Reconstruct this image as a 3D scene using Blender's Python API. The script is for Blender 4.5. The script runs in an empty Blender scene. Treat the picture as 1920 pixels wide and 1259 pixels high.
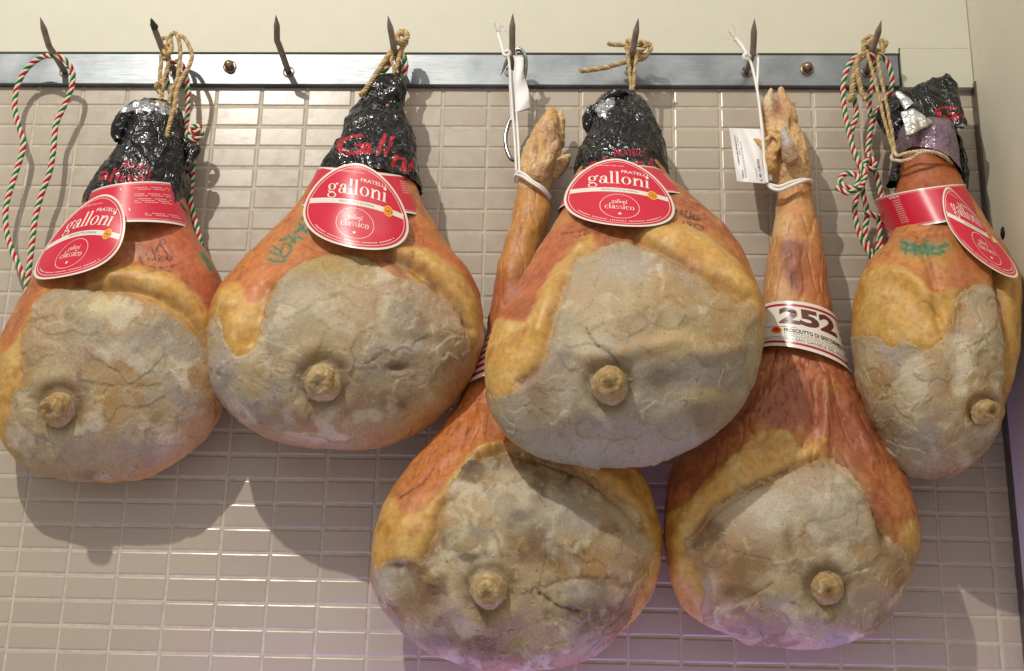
import bpy, bmesh, math, random
import numpy as np
from mathutils import Vector, Matrix
random.seed(7); np.random.seed(7)
S = bpy.context.scene
COL = S.collection

# ------------------------------------------------------------------ camera
U = 0.029                                   # height of one tile module in metres
FPX = 2633.1                                # focal length in pixels of the 1920 px wide photograph
PIT, YAW, ROL = 0.3302, -0.0455, 0.0253
CAM = np.array([24.2202, -55.7007, -29.7677]) * U
cp, sp, cy, sy, cr, sr = (math.cos(PIT), math.sin(PIT), math.cos(YAW), math.sin(YAW), math.cos(ROL), math.sin(ROL))
_f = np.array([sy*cp, cy*cp, sp]); _r = np.array([cy, -sy, 0.0]); _u = np.cross(_r, _f)
AX, AY, AZ = cr*_r + sr*_u, -sr*_r + cr*_u, _f
cam = bpy.data.cameras.new('camera'); cam_ob = bpy.data.objects.new('camera', cam); COL.objects.link(cam_ob)
cam.sensor_width = 36.0; cam.lens = FPX/1920*36.0; cam.clip_end = 60; cam.clip_start = 0.05
cam_ob.matrix_world = Matrix(((AX[0], AY[0], -AZ[0], CAM[0]), (AX[1], AY[1], -AZ[1], CAM[1]), (AX[2], AY[2], -AZ[2], CAM[2]), (0, 0, 0, 1)))
S.camera = cam_ob

def proj(X):
    d = np.asarray(X) - CAM; w = d@AZ
    return 960 + FPX*(d@AX)/w, 629.5 - FPX*(d@AY)/w
def unp(x, y, Y0):
    x = np.asarray(x, float); y = np.asarray(y, float)
    d = (x[..., None]-960)*AX/FPX - (y[..., None]-629.5)*AY/FPX + AZ
    t = (np.asarray(Y0, float) - CAM[1])/d[..., 1]
    return CAM + d*t[..., None]

# ------------------------------------------------------------------ world and lamps
world = bpy.data.worlds.new('World'); S.world = world; world.use_nodes = True
bg = world.node_tree.nodes['Background']; bg.inputs[0].default_value = (1.0, 0.94, 0.87, 1); bg.inputs[1].default_value = 0.47
S.view_settings.view_transform = 'Standard'; S.view_settings.look = 'None'; S.view_settings.exposure = 0.08
S.view_settings.gamma = 1.0; S.view_settings.use_curve_mapping = False
def aim(ob, loc, tgt):
    ob.location = loc
    ob.rotation_euler = (Vector(tgt)-Vector(loc)).to_track_quat('-Z', 'Y').to_euler()
def spot(name, loc, tgt, power, ang, blend, size, color):
    l = bpy.data.lights.new(name, 'SPOT'); l.energy = power; l.spot_size = math.radians(ang); l.spot_blend = blend
    l.shadow_soft_size = size; l.color = color
    o = bpy.data.objects.new(name, l); COL.objects.link(o); aim(o, loc, tgt); return o
def area(name, loc, tgt, power, sx, sy_, color):
    l = bpy.data.lights.new(name, 'AREA'); l.energy = power; l.shape = 'RECTANGLE'; l.size = sx; l.size_y = sy_; l.color = color
    o = bpy.data.objects.new(name, l); COL.objects.link(o); aim(o, loc, tgt); return o
spot('key_spot', (-0.22, -1.85, 1.25), (0.46, 0, -0.12), 152, 86, 1.0, 0.022, (1.0, 0.94, 0.85))
area('fill_area', (0.9, -1.9, 1.5), (0.7, 0, -0.4), 10, 1.6, 0.5, (1.0, 0.94, 0.85))  # soft overhead fill added to lift the shade the key leaves
area('purple_counter_light', (0.70, -0.040, -0.90), (0.70, 0.03, -0.82), 1.9, 0.9, 0.04, (0.40, 0.20, 1.0))

# ------------------------------------------------------------------ small helpers
def lin(c):
    c = np.asarray(c, float)/255.0
    return np.where(c <= 0.04045, c/12.92, ((c+0.055)/1.055)**2.4)
def tag(o, label=None, cat=None, group=None, kind=None):
    if label: o['label'] = label
    if cat: o['category'] = cat
    if group: o['group'] = group
    if kind: o['kind'] = kind
    return o
def empty(name, loc, label, cat, group=None):
    o = bpy.data.objects.new(name, None); COL.objects.link(o); o.location = loc; o.empty_display_size = 0.02
    return tag(o, label, cat, group)
def mesh_ob(name, V, faces, mats, parent=None, smooth=True, colors=None, midx=None):
    """one mesh object; V world coords; faces: (n,4)/(n,3) array or list"""
    me = bpy.data.meshes.new(name)
    V = np.asarray(V, np.float32)
    off = np.array(parent.location, np.float32) if parent is not None else None
    if parent is not None:
        p = parent; tot = np.zeros(3)
        while p is not None: tot += np.array(p.location); p = p.parent
        V = V - tot.astype(np.float32)
    if isinstance(faces, np.ndarray):
        n, k = faces.shape
        me.vertices.add(len(V)); me.vertices.foreach_set('co', V.ravel())
        me.loops.add(n*k); me.loops.foreach_set('vertex_index', faces.astype(np.int32).ravel())
        me.polygons.add(n); me.polygons.foreach_set('loop_start', np.arange(0, n*k, k, dtype=np.int32))
        me.polygons.foreach_set('loop_total', np.full(n, k, np.int32))
        if midx is not None: me.polygons.foreach_set('material_index', np.asarray(midx, np.int32))
        me.update(calc_edges=True); me.validate()
    else:
        me.from_pydata([tuple(map(float, v)) for v in V], [], [tuple(int(i) for i in f) for f in faces])
        if midx is not None:
            for p_, m_ in zip(me.polygons, midx): p_.material_index = int(m_)
        me.update()
    me.polygons.foreach_set('use_smooth', np.full(len(me.polygons), bool(smooth)))
    if colors is not None:
        at = me.color_attributes.new('Col', 'FLOAT_COLOR', 'POINT')
        c4 = np.ones((len(V), 4), np.float32); c4[:, :3] = colors[:, :3]
        if colors.shape[1] > 3: c4[:, 3] = colors[:, 3]
        at.data.foreach_set('color', c4.ravel())
    for m in (mats if isinstance(mats, (list, tuple)) else [mats]): me.materials.append(m)
    o = bpy.data.objects.new(name, me); COL.objects.link(o)
    if parent is not None: o.parent = parent
    return o
class MB:
    """collects pieces into one mesh"""
    def __init__(s): s.V = []; s.F = []; s.M = []; s.n = 0
    def add(s, V, F, m=0):
        V = np.asarray(V, float); s.V.append(V)
        for f in F: s.F.append([int(i)+s.n for i in f]); s.M.append(m)
        s.n += len(V)
    def box(s, x0, x1, y0, y1, z0, z1, m=0):
        V = [(x, y, z) for x in (x0, x1) for y in (y0, y1) for z in (z0, z1)]
        s.add(V, [(0, 1, 3, 2), (4, 6, 7, 5), (0, 4, 5, 1), (2, 3, 7, 6), (0, 2, 6, 4), (1, 5, 7, 3)], m)
    def build(s, name, mats, parent=None, smooth=False):
        return mesh_ob(name, np.concatenate(s.V), s.F, mats, parent, smooth, midx=s.M)

# ---- noise
def _h(ix, iy, iz, seed):
    h = (ix.astype(np.int64)*374761393 + iy.astype(np.int64)*668265263 + iz.astype(np.int64)*2147483647 + seed*1274126177) & 0xffffffff
    h = ((h ^ (h >> 13))*1274126177) & 0xffffffff
    h = ((h ^ (h >> 16))*2246822519) & 0xffffffff
    return (h ^ (h >> 15)) & 0xffffffff
_PR = np.random.RandomState(1234); _PERM = np.concatenate([_PR.permutation(1024)]*2).astype(np.int32)
_GR = _PR.normal(0, 1, (1024, 3)); _GR = (_GR/np.linalg.norm(_GR, axis=1)[:, None]).astype(np.float32)
def vnoise(P, scale, seed=0):
    """gradient noise, about -1..1"""
    Q = np.asarray(P)/scale + 217.3 + seed*7.31
    i = np.floor(Q); f = (Q-i).astype(np.float32); i = i.astype(np.int32) & 1023; u = f*f*f*(f*(f*6-15)+10)
    out = np.zeros(len(Q), np.float32)
    ix = (i[:, 0], (i[:, 0]+1) & 1023); iy = (i[:, 1], (i[:, 1]+1) & 1023); iz = (i[:, 2], (i[:, 2]+1) & 1023)
    for dx in (0, 1):
        wx = u[:, 0] if dx else 1-u[:, 0]; hx = _PERM[ix[dx]]; fx = f[:, 0]-dx
        for dy in (0, 1):
            wxy = wx*(u[:, 1] if dy else 1-u[:, 1]); hxy = _PERM[hx+iy[dy]]; fy = f[:, 1]-dy
            for dz in (0, 1):
                g = _GR[_PERM[hxy+iz[dz]]]
                out += wxy*(u[:, 2] if dz else 1-u[:, 2])*(fx*g[:, 0]+fy*g[:, 1]+(f[:, 2]-dz)*g[:, 2])
    return out.astype(np.float64)*1.6
def fbm(P, scale, octv=4, seed=0, gain=0.5, ridged=False):
    o = np.zeros(len(P)); a = 1.0; t = 0
    for k in range(octv):
        n = vnoise(P, scale/2**k, seed+k*31)
        o += a*((1-2*np.abs(n)) if ridged else n); t += a; a *= gain
    return o/t
def worley(P, scale, seed=0):
    Q = np.asarray(P)/scale + 31.7; i = np.floor(Q)
    F1 = np.full(len(Q), 9.0); F2 = np.full(len(Q), 9.0)
    for dx in (-1, 0, 1):
        for dy in (-1, 0, 1):
            for dz in (-1, 0, 1):
                c = i + (dx, dy, dz); h = _h(c[:, 0], c[:, 1], c[:, 2], seed)
                p = c + np.stack([(h & 1023)/1023., ((h >> 10) & 1023)/1023., ((h >> 20) & 1023)/1023.], 1)
                d = np.sqrt(((Q-p)**2).sum(1))
                F2 = np.minimum(F2, np.maximum(d, F1)); F1 = np.minimum(F1, d)
    return F1, F2
def sm(a, b, x):
    t = np.clip((x-a)/(b-a), 0, 1); return t*t*(3-2*t)
def catmull(pts, n, closed=False):
    P = np.asarray(pts, float)
    if closed: P = np.concatenate([P[-1:], P, P[:2]])
    else: P = np.concatenate([2*P[:1]-P[1:2], P, 2*P[-1:]-P[-2:-1]])
    out = []
    for k in range(1, len(P)-2):
        p0, p1, p2, p3 = P[k-1:k+3]
        t = np.linspace(0, 1, 13)[:-1, None]
        m1 = (p2-p0)/2; m2 = (p3-p1)/2
        L = np.linalg.norm(p2-p1)
        for m in (m1, m2):
            q = np.linalg.norm(m)
            if q > 1.3*L: m *= 1.3*L/q
        out.append((2*t**3-3*t**2+1)*p1+(t**3-2*t**2+t)*m1+(-2*t**3+3*t**2)*p2+(t**3-t**2)*m2)
    out = np.concatenate(out + [P[-2:-1]])
    s_ = np.concatenate([[0], np.cumsum(np.linalg.norm(np.diff(out, axis=0), axis=1))])
    q = np.linspace(0, s_[-1], n)
    return np.stack([np.interp(q, s_, out[:, k]) for k in range(P.shape[1])], 1)

# ---- distance fields in the plane of a piece
def seg_dist(poly, X, Y):
    d = np.full(X.shape, 1e9)
    for (x0, y0), (x1, y1) in zip(poly[:-1], poly[1:]):
        vx, vy = x1-x0, y1-y0; L = vx*vx+vy*vy+1e-9
        t = np.clip(((X-x0)*vx+(Y-y0)*vy)/L, 0, 1)
        d = np.minimum(d, (X-x0-t*vx)**2+(Y-y0-t*vy)**2)
    return np.sqrt(d)
def inside(poly, X, Y):
    c = np.zeros(X.shape, bool)
    for (x0, y0), (x1, y1) in zip(poly, np.roll(poly, -1, 0)):
        if y0 == y1: continue
        c ^= ((y0 > Y) != (y1 > Y)) & (X < (x1-x0)*(Y-y0)/(y1-y0)+x0)
    return c
class Field:
    """samples shapes on a coarse grid, then bilinearly at the points"""
    def __init__(s, px, py, step=2.0):
        s.x0, s.y0 = px.min()-4, py.min()-4; s.step = step
        s.nx = int((px.max()-s.x0)/step)+4; s.ny = int((py.max()-s.y0)/step)+4
        s.GX, s.GY = np.meshgrid(s.x0+np.arange(s.nx)*step, s.y0+np.arange(s.ny)*step)
        s.set(px, py)
    def set(s, px, py):
        fx = np.clip((px-s.x0)/s.step, 0, s.nx-1.001); fy = np.clip((py-s.y0)/s.step, 0, s.ny-1.001)
        s.i = fx.astype(int); s.j = fy.astype(int); s.fx = fx-s.i; s.fy = fy-s.j
    def samp(s, G):
        i, j, fx, fy = s.i, s.j, s.fx, s.fy
        return (G[j, i]*(1-fx)+G[j, i+1]*fx)*(1-fy)+(G[j+1, i]*(1-fx)+G[j+1, i+1]*fx)*fy
    def poly(s, pts):
        P = catmull(pts, 6*len(pts), True)
        d = seg_dist(P, s.GX, s.GY); ins = inside(P[:-1], s.GX, s.GY)
        return s.samp(np.where(ins, d, -d))
    def line(s, pts, smooth=True):
        P = catmull(pts, 6*len(pts)) if smooth and len(pts) > 2 else np.asarray(pts, float)
        return s.samp(seg_dist(P, s.GX, s.GY))
def text_tris(txt, bold=0.0, shear=0.0, res=3):
    cu = bpy.data.curves.new('t', 'FONT'); cu.body = txt; cu.size = 1.0; cu.resolution_u = res; cu.offset = bold; cu.shear = shear
    cu.fill_mode = 'FRONT' if hasattr(cu, 'fill_mode') else cu.fill_mode
    ob = bpy.data.objects.new('t', cu); COL.objects.link(ob)
    bpy.context.view_layer.update()
    me = bpy.data.meshes.new_from_object(ob.evaluated_get(bpy.context.evaluated_depsgraph_get()))
    V = np.array([v.co[:2] for v in me.vertices]); me.calc_loop_triangles()
    T = np.array([t.vertices[:] for t in me.loop_triangles])
    bpy.data.objects.remove(ob); bpy.data.curves.remove(cu); bpy.data.meshes.remove(me)
    if len(V) == 0: return np.zeros((0, 2)), np.zeros((0, 3), int)
    lo = V.min(0); hi = V.max(0)
    V = (V-lo)/(hi-lo)                      # unit box, y up
    return V, T
def tri_mask(P2, T, X, Y):
    m = np.zeros(X.shape, bool)
    for t in T:
        a, b, c = P2[t]
        x0, x1 = min(a[0], b[0], c[0]), max(a[0], b[0], c[0]); y0, y1 = min(a[1], b[1], c[1]), max(a[1], b[1], c[1])
        k = np.nonzero((X >= x0) & (X <= x1) & (Y >= y0) & (Y <= y1) & ~m)[0]
        if not len(k): continue
        x, y = X[k], Y[k]
        d1 = (x-b[0])*(a[1]-b[1])-(a[0]-b[0])*(y-b[1]); d2 = (x-c[0])*(b[1]-c[1])-(b[0]-c[0])*(y-c[1]); d3 = (x-a[0])*(c[1]-a[1])-(c[0]-a[0])*(y-a[1])
        ok = ~(((d1 < 0) | (d2 < 0) | (d3 < 0)) & ((d1 > 0) | (d2 > 0) | (d3 > 0)))
        m[k[ok]] = True
    return m

# ------------------------------------------------------------------ materials
def nodes(name):
    m = bpy.data.materials.new(name); m.use_nodes = True
    nt = m.node_tree; b = nt.nodes['Principled BSDF']
    return m, nt, b
def N(nt, t, **kw):
    n = nt.nodes.new(t)
    for k, v in kw.items():
        if k.startswith('i_'): n.inputs[k[2:].replace('_', ' ')].default_value = v
        else: setattr(n, k, v)
    return n
def bump_chain(nt, b, scales, dist=0.001, coord=None):
    """scales: list of (scale, strength, kind)"""
    tc = coord or N(nt, 'ShaderNodeNewGeometry').outputs['Position']
    prev = None
    for sc, st, kind in scales:
        if kind == 'ridge':
            t = N(nt, 'ShaderNodeTexNoise'); t.noise_type = 'RIDGED_MULTIFRACTAL'; t.inputs['Scale'].default_value = sc; t.inputs['Detail'].default_value = 3; t.inputs['Distortion'].default_value = .6; o = t.outputs['Fac']
        elif kind == 'noise':
            t = N(nt, 'ShaderNodeTexNoise'); t.inputs['Scale'].default_value = sc; t.inputs['Detail'].default_value = 5; o = t.outputs['Fac']
        else:
            t = N(nt, 'ShaderNodeTexVoronoi'); t.inputs['Scale'].default_value = sc; o = t.outputs['Distance']
        nt.links.new(tc, t.inputs['Vector'])
        bp = N(nt, 'ShaderNodeBump'); bp.inputs['Strength'].default_value = st; bp.inputs['Distance'].default_value = dist
        nt.links.new(o, bp.inputs['Height'])
        if prev: nt.links.new(prev, bp.inputs['Normal'])
        prev = bp.outputs['Normal']
    nt.links.new(prev, b.inputs['Normal'])
def simple(name, rgb, rough=0.5, metal=0.0, bumps=None, var=0.0, vscale=60, dist=0.0005, spec=0.5, srgb=True):
    m, nt, b = nodes(name); c = lin(rgb) if srgb else np.array(rgb)
    b.inputs['Roughness'].default_value = rough; b.inputs['Metallic'].default_value = metal; b.inputs['Specular IOR Level'].default_value = spec
    g = N(nt, 'ShaderNodeNewGeometry')
    t = N(nt, 'ShaderNodeTexNoise'); t.inputs['Scale'].default_value = vscale; t.inputs['Detail'].default_value = 6
    nt.links.new(g.outputs['Position'], t.inputs['Vector'])
    r = N(nt, 'ShaderNodeValToRGB'); r.color_ramp.elements[0].position = 0.3; r.color_ramp.elements[1].position = 0.7
    r.color_ramp.elements[0].color = (*[float(v)*(1-var) for v in c], 1); r.color_ramp.elements[1].color = (*[min(1, float(v)*(1+var)) for v in c], 1)
    nt.links.new(t.outputs['Fac'], r.inputs['Fac']); nt.links.new(r.outputs['Color'], b.inputs['Base Color'])
    if bumps: bump_chain(nt, b, bumps, dist, g.outputs['Position'])
    return m
def vcol_mat(name, rough=0.5, spec=0.4, bumps=((900, .25, 'noise'),), dist=0.0006, var=0.12, vscale=220, specks=0.0, sss=0.0, rvar=0.12, metal_alpha=False, coat=0.0):
    m, nt, b = nodes(name)
    at = N(nt, 'ShaderNodeAttribute'); at.attribute_name = 'Col'
    g = N(nt, 'ShaderNodeNewGeometry')
    t = N(nt, 'ShaderNodeTexNoise'); t.inputs['Scale'].default_value = vscale; t.inputs['Detail'].default_value = 7; t.inputs['Roughness'].default_value = 0.65
    nt.links.new(g.outputs['Position'], t.inputs['Vector'])
    mr = N(nt, 'ShaderNodeMapRange'); mr.inputs[1].default_value = 0.3; mr.inputs[2].default_value = 0.7; mr.inputs[3].default_value = 1-var; mr.inputs[4].default_value = 1+var
    nt.links.new(t.outputs['Fac'], mr.inputs[0])
    mul = N(nt, 'ShaderNodeVectorMath', operation='SCALE'); nt.links.new(at.outputs['Color'], mul.inputs[0]); nt.links.new(mr.outputs[0], mul.inputs['Scale'])
    out = mul.outputs[0]
    if specks:
        v = N(nt, 'ShaderNodeTexVoronoi'); v.inputs['Scale'].default_value = 130; nt.links.new(g.outputs['Position'], v.inputs['Vector'])
        a = N(nt, 'ShaderNodeMath', operation='LESS_THAN'); a.inputs[1].default_value = 0.10; nt.links.new(v.outputs['Distance'], a.inputs[0])
        sep = N(nt, 'ShaderNodeSeparateColor'); nt.links.new(v.outputs['Color'], sep.inputs[0])
        c = N(nt, 'ShaderNodeMath', operation='GREATER_THAN'); c.inputs[1].default_value = 1-specks; nt.links.new(sep.outputs[0], c.inputs[0])
        d = N(nt, 'ShaderNodeMath', operation='MULTIPLY'); nt.links.new(a.outputs[0], d.inputs[0]); nt.links.new(c.outputs[0], d.inputs[1])
        e = N(nt, 'ShaderNodeMath', operation='MULTIPLY'); e.inputs[1].default_value = 0.65; nt.links.new(d.outputs[0], e.inputs[0])
        mx = N(nt, 'ShaderNodeMix', data_type='RGBA'); nt.links.new(e.outputs[0], mx.inputs[0]); nt.links.new(out, mx.inputs[6]); mx.inputs[7].default_value = (0.05, 0.02, 0.008, 1)
        out = mx.outputs[2]
    nt.links.new(out, b.inputs['Base Color'])
    r = N(nt, 'ShaderNodeMapRange'); r.inputs[1].default_value = 0.3; r.inputs[2].default_value = 0.7; r.inputs[3].default_value = rough-rvar; r.inputs[4].default_value = rough+rvar
    t2 = N(nt, 'ShaderNodeTexNoise'); t2.inputs['Scale'].default_value = 45; t2.inputs['Detail'].default_value = 5; nt.links.new(g.outputs['Position'], t2.inputs['Vector'])
    nt.links.new(t2.outputs['Fac'], r.inputs[0]); nt.links.new(r.outputs[0], b.inputs['Roughness'])
    b.inputs['Specular IOR Level'].default_value = spec
    if metal_alpha: nt.links.new(at.outputs['Alpha'], b.inputs['Metallic'])
    if sss:
        b.inputs['Subsurface Weight'].default_value = sss; b.inputs['Subsurface Radius'].default_value = (1.0, 0.45, 0.2); b.inputs['Subsurface Scale'].default_value = 0.004
    if coat: b.inputs['Coat Weight'].default_value = coat; b.inputs['Coat Roughness'].default_value = 0.15
    bump_chain(nt, b, bumps, dist, g.outputs['Position'])
    return m
M = {}
M['skin'] = vcol_mat('cured_skin', 0.42, 0.45, ((420, .25, 'noise'), (1500, .3, 'noise')), 0.0010, 0.20, 150, specks=0.24, sss=0.05)
M['lard'] = vcol_mat('smeared_lard', 0.47, 0.42, ((90, .3, 'noise'), (420, .5, 'noise'), (1300, .6, 'noise')), 0.0012, 0.17, 420, specks=0.22, sss=0.08, rvar=.10)
M['bone'] = vcol_mat('bone', 0.55, 0.35, ((500, .6, 'noise'), (1400, .4, 'noise')), 0.0010, 0.2, 300)
M['trotter'] = vcol_mat('trotter_skin', 0.42, 0.45, ((350, .5, 'noise'), (1300, .5, 'noise')), 0.0010, 0.22, 260)
M['foil'] = vcol_mat('black_wrap', 0.20, 0.5, ((110, .6, 'ridge'), (240, .35, 'ridge')), 0.0024, 0.25, 200, rvar=0.07, metal_alpha=True, coat=0.0)
M['tile'] = vcol_mat('glazed_tile', 0.27, 0.5, ((120, .06, 'noise'), (14, .03, 'noise')), 0.001, 0.03, 500, rvar=0.07)
M['grout'] = simple('grout', (192, 183, 166), 0.9, bumps=((900, .5, 'noise'),), var=0.12, vscale=80)
M['plaster'] = simple('painted_panel', (198, 196, 178), 0.55, bumps=((700, .12, 'noise'),), var=0.02, vscale=40)
M['plaster_side'] = simple('painted_side', (204, 200, 180), 0.55, bumps=((700, .12, 'noise'),), var=0.02, vscale=40)
M['dark_gap'] = simple('dark_gap', (60, 48, 34), 0.8)
M['hook'] = simple('hook_steel', (142, 128, 118), 0.40, 0.45, bumps=((300, .25, 'noise'),), var=0.25, vscale=120)
M['wire'] = simple('polished_wire', (150, 150, 150), 0.2, 1.0)
M['edge_strip'] = simple('edge_steel', (96, 90, 76), 0.45, 0.7, var=0.15)
M['bolt'] = simple('bolt_steel', (140, 125, 104), 0.35, 0.9, var=0.25, vscale=200)
M['red'] = simple('red_paper', (204, 30, 60), 0.34, bumps=((60, .10, 'noise'),), var=0.03, vscale=50, dist=0.002, spec=0.55)
M['white'] = simple('white_paper', (226, 220, 208), 0.30, var=0.02)
M['cream'] = simple('cream_print', (238, 226, 214), 0.3)
M['white_back'] = simple('paper_back', (214, 206, 190), 0.6)
M['yellow'] = simple('seal_yellow', (232, 176, 40), 0.35); M['orange'] = simple('seal_orange', (208, 78, 30), 0.35)
M['brown'] = simple('brown_print', (92, 40, 40), 0.32); M['ink'] = simple('ink_print', (58, 50, 50), 0.4); M['stripe'] = simple('stripe_red', (170, 20, 52), 0.3)
M['grey_ink'] = simple('grey_ink', (130, 120, 118), 0.4)
for n, c in (('cord_red', (176, 26, 54)), ('cord_green', (18, 112, 66)), ('cord_white', (222, 208, 182))):
    M[n] = simple(n, c, 0.85, bumps=((2500, .5, 'noise'),), var=0.18, vscale=900, spec=0.2)
M['jute'] = simple('jute', (178, 150, 104), 0.9, bumps=((2500, .7, 'noise'),), var=0.28, vscale=700, spec=0.15)
M['jute_pale'] = simple('jute_pale', (204, 184, 144), 0.9, bumps=((2500, .7, 'noise'),), var=0.2, vscale=700, spec=0.15)
M['nylon'] = simple('nylon', (232, 230, 226), 0.4, var=0.05)
M['tag_paper'] = simple('tag_paper', (232, 230, 228), 0.5, bumps=((120, .25, 'noise'),), var=0.03)

# rail steel: brushed, scratched, mottled zinc
def rail_mat():
    m, nt, b = nodes('galvanised_steel')
    g = N(nt, 'ShaderNodeNewGeometry')
    mp = N(nt, 'ShaderNodeMapping'); mp.inputs['Scale'].default_value = (14, 14, 190); nt.links.new(g.outputs['Position'], mp.inputs[0])
    t = N(nt, 'ShaderNodeTexNoise'); t.inputs['Scale'].default_value = 3; t.inputs['Detail'].default_value = 8; nt.links.new(mp.outputs[0], t.inputs['Vector'])
    t2 = N(nt, 'ShaderNodeTexNoise'); t2.inputs['Scale'].default_value = 22; t2.inputs['Detail'].default_value = 8; nt.links.new(g.outputs['Position'], t2.inputs['Vector'])
    mx = N(nt, 'ShaderNodeMath', operation='ADD'); nt.links.new(t.outputs['Fac'], mx.inputs[0]); nt.links.new(t2.outputs['Fac'], mx.inputs[1])
    r = N(nt, 'ShaderNodeMapRange'); r.inputs[1].default_value = 0.7; r.inputs[2].default_value = 1.3; r.inputs[3].default_value = 0.36; r.inputs[4].default_value = 0.50
    nt.links.new(mx.outputs[0], r.inputs[0]); nt.links.new(r.outputs[0], b.inputs['Roughness'])
    c = N(nt, 'ShaderNodeValToRGB'); c.color_ramp.elements[0].position = 0.35; c.color_ramp.elements[1].position = 0.68
    c.color_ramp.elements[0].color = (0.15, 0.165, 0.175, 1); c.color_ramp.elements[1].color = (0.26, 0.28, 0.29, 1)
    nt.links.new(t2.outputs['Fac'], c.inputs['Fac']); nt.links.new(c.outputs['Color'], b.inputs['Base Color'])
    b.inputs['Metallic'].default_value = 0.9
    bp = N(nt, 'ShaderNodeBump'); bp.inputs['Strength'].default_value = 0.10; bp.inputs['Distance'].default_value = 0.001
    nt.links.new(t.outputs['Fac'], bp.inputs['Height']); nt.links.new(bp.outputs[0], b.inputs['Normal'])
    return m
M['rail'] = rail_mat()

# ------------------------------------------------------------------ the setting
def W(x, y, Y=0.0): return unp(x, y, Y)
XC = float(W(1822, 172)[0])                              # corner of the tiled wall with the side wall
TH = 0.012                                               # thickness of the boards and the rail
Z_RT = float(0.5*(W(0, 99, -TH)[2]+W(1680, 105, -TH)[2])); Z_RB = float(0.5*(W(0, 156, -TH)[2]+W(1680, 163, -TH)[2]))
X_RE = float(W(1686, 130, -TH)[0]); Z_PT = float(W(1750, 92, -TH)[2]); Z_PB = float(W(1750, 165, -TH)[2])
# tiles: every tile a pillowed block, set a touch out of true like a hand-laid wall
def tiles():
    tw, th = 2*U*1.0198, U
    g = 0.0011; V = []; F = []; Cc = []; n = 0
    rng = np.random.RandomState(3)
    prof = [(0.0, 0.0), (0.0, -0.0022), (0.0009, -0.0031), (0.0022, -0.0035)]
    for c in range(-3, 23):
        for r in range(-1, 29):
            x0 = c*tw+g; x1 = min((c+1)*tw-g, XC-0.0005); z1 = -r*th-g; z0 = -(r+1)*th+g
            if x1-x0 < 0.004: continue
            if z0 > Z_RB: continue
            z1 = min(z1, Z_RB+0.004)
            jx, jz, tl, tk = rng.normal(0, .00022), rng.normal(0, .00022), rng.normal(0, .006), rng.normal(0, .008)
            xm, zm = (x0+x1)/2, (z0+z1)/2
            col = lin((176, 164, 148))*(1+rng.normal(0, .022))*np.array([1+rng.normal(0, .006), 1, 1+rng.normal(0, .01)])
            for k, (ins, d) in enumerate(prof):
                for (sx, sz) in ((x0+ins, z0+ins), (x1-ins, z0+ins), (x1-ins, z1-ins), (x0+ins, z1-ins)):
                    V.append((sx+jx, d+(sx-xm)*tl*.5+(sz-zm)*tk, sz+jz)); Cc.append(col)
            for k in range(3):
                for q in range(4):
                    a, b_ = n+4*k+q, n+4*k+(q+1) % 4
                    F.append((a, b_, b_+4, a+4))
            F.append((n+12, n+13, n+14, n+15)); n += 16
    return np.array(V), np.array(F), np.array(Cc)
V, Fq, Cc = tiles()
wall = empty('tiled_wall', (0.6, 0.0, -0.4), "x", "x"); del wall["label"]; del wall["category"]; tag(wall, kind='structure'); del_kind = None
mesh_ob('tiles', V, Fq, M['tile'], wall, False, Cc)
b = MB(); b.box(-0.3, XC+0.02, -0.0026, 0.05, -0.9, Z_RB+0.004); b.build('grout', M['grout'], wall)
b = MB(); b.box(-0.3, XC+0.03, 0.0, 0.05, Z_RB+0.005, 0.5); b.build('wall_backing', M['dark_gap'], wall)
b = MB(); gap = 0.0022
b.box(-0.3, X_RE+0.0006, -TH-0.0008, -0.0005, Z_RT+gap, 0.42)
b.box(X_RE+0.0006, XC-0.0008, -TH-0.0008, -0.0005, Z_PT+0.0006, 0.42)
up = b.build('upper_wall', M['plaster']); tag(up, kind='structure')
b = MB(); b.box(X_RE+0.0026, XC-0.001, -TH-0.0016, -0.0005, Z_PB, Z_PT-0.0003)
pp = b.build('filler_panel', M['plaster']); tag(pp, 'small plain cream filler panel beside the right end of the steel rail', 'panel')
b = MB(); b.box(XC, XC+0.05, -1.2, 0.04, -0.95, 0.45); sw = b.build('side_wall', M['plaster_side']); tag(sw, kind='structure')
b = MB(); b.box(XC-0.0022, XC-0.0002, -0.021, -0.0045, -0.9, float(W(1823, 165, -0.004)[2]))
es = b.build('corner_strip', M['edge_strip']); tag(es, 'thin dark steel edging strip running down the corner beside the tiles', 'edging strip')
b = MB()   # the dark screw head in the side wall
def disc(mb, c, n, r, h, k=16, m=0, dome=0.0):
    n = Vector(n).normalized(); a = n.orthogonal().normalized(); t = n.cross(a); c = Vector(c); V = []
    for (rr, hh) in ((r, 0), (r, h*.75), (r*.8, h), (r*.4, h+dome*.7)):
        for i in range(k):
            w = 2*math.pi*i/k; V.append(c+a*rr*math.cos(w)+t*rr*math.sin(w)+n*hh)
    V.append(c+n*(h+dome)); F = []
    for q in range(3):
        for i in range(k): F.append((q*k+i, q*k+(i+1) % k, (q+1)*k+(i+1) % k, (q+1)*k+i))
    for i in range(k): F.append((3*k+i, 3*k+(i+1) % k, 4*k))
    mb.add(V, F, m)
def on_side(px, py):
    d = (px-960)*AX/FPX-(py-629.5)*AY/FPX+AZ; t = (XC-CAM[0])/d[0]; return CAM+d*t
M['screw_black'] = simple('screw_black', (34, 28, 24), 0.5)
q = on_side(1881, 437); disc(b, q, (-1, 0, 0), 0.0072, 0.0016); disc(b, q+np.array([-0.0016, 0, 0]), (-1, 0, 0), 0.003, 0.0008)
sc = b.build('wall_screw', M['screw_black'], None, True); tag(sc, 'round black screw head set in the cream side wall', 'screw')

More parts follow.
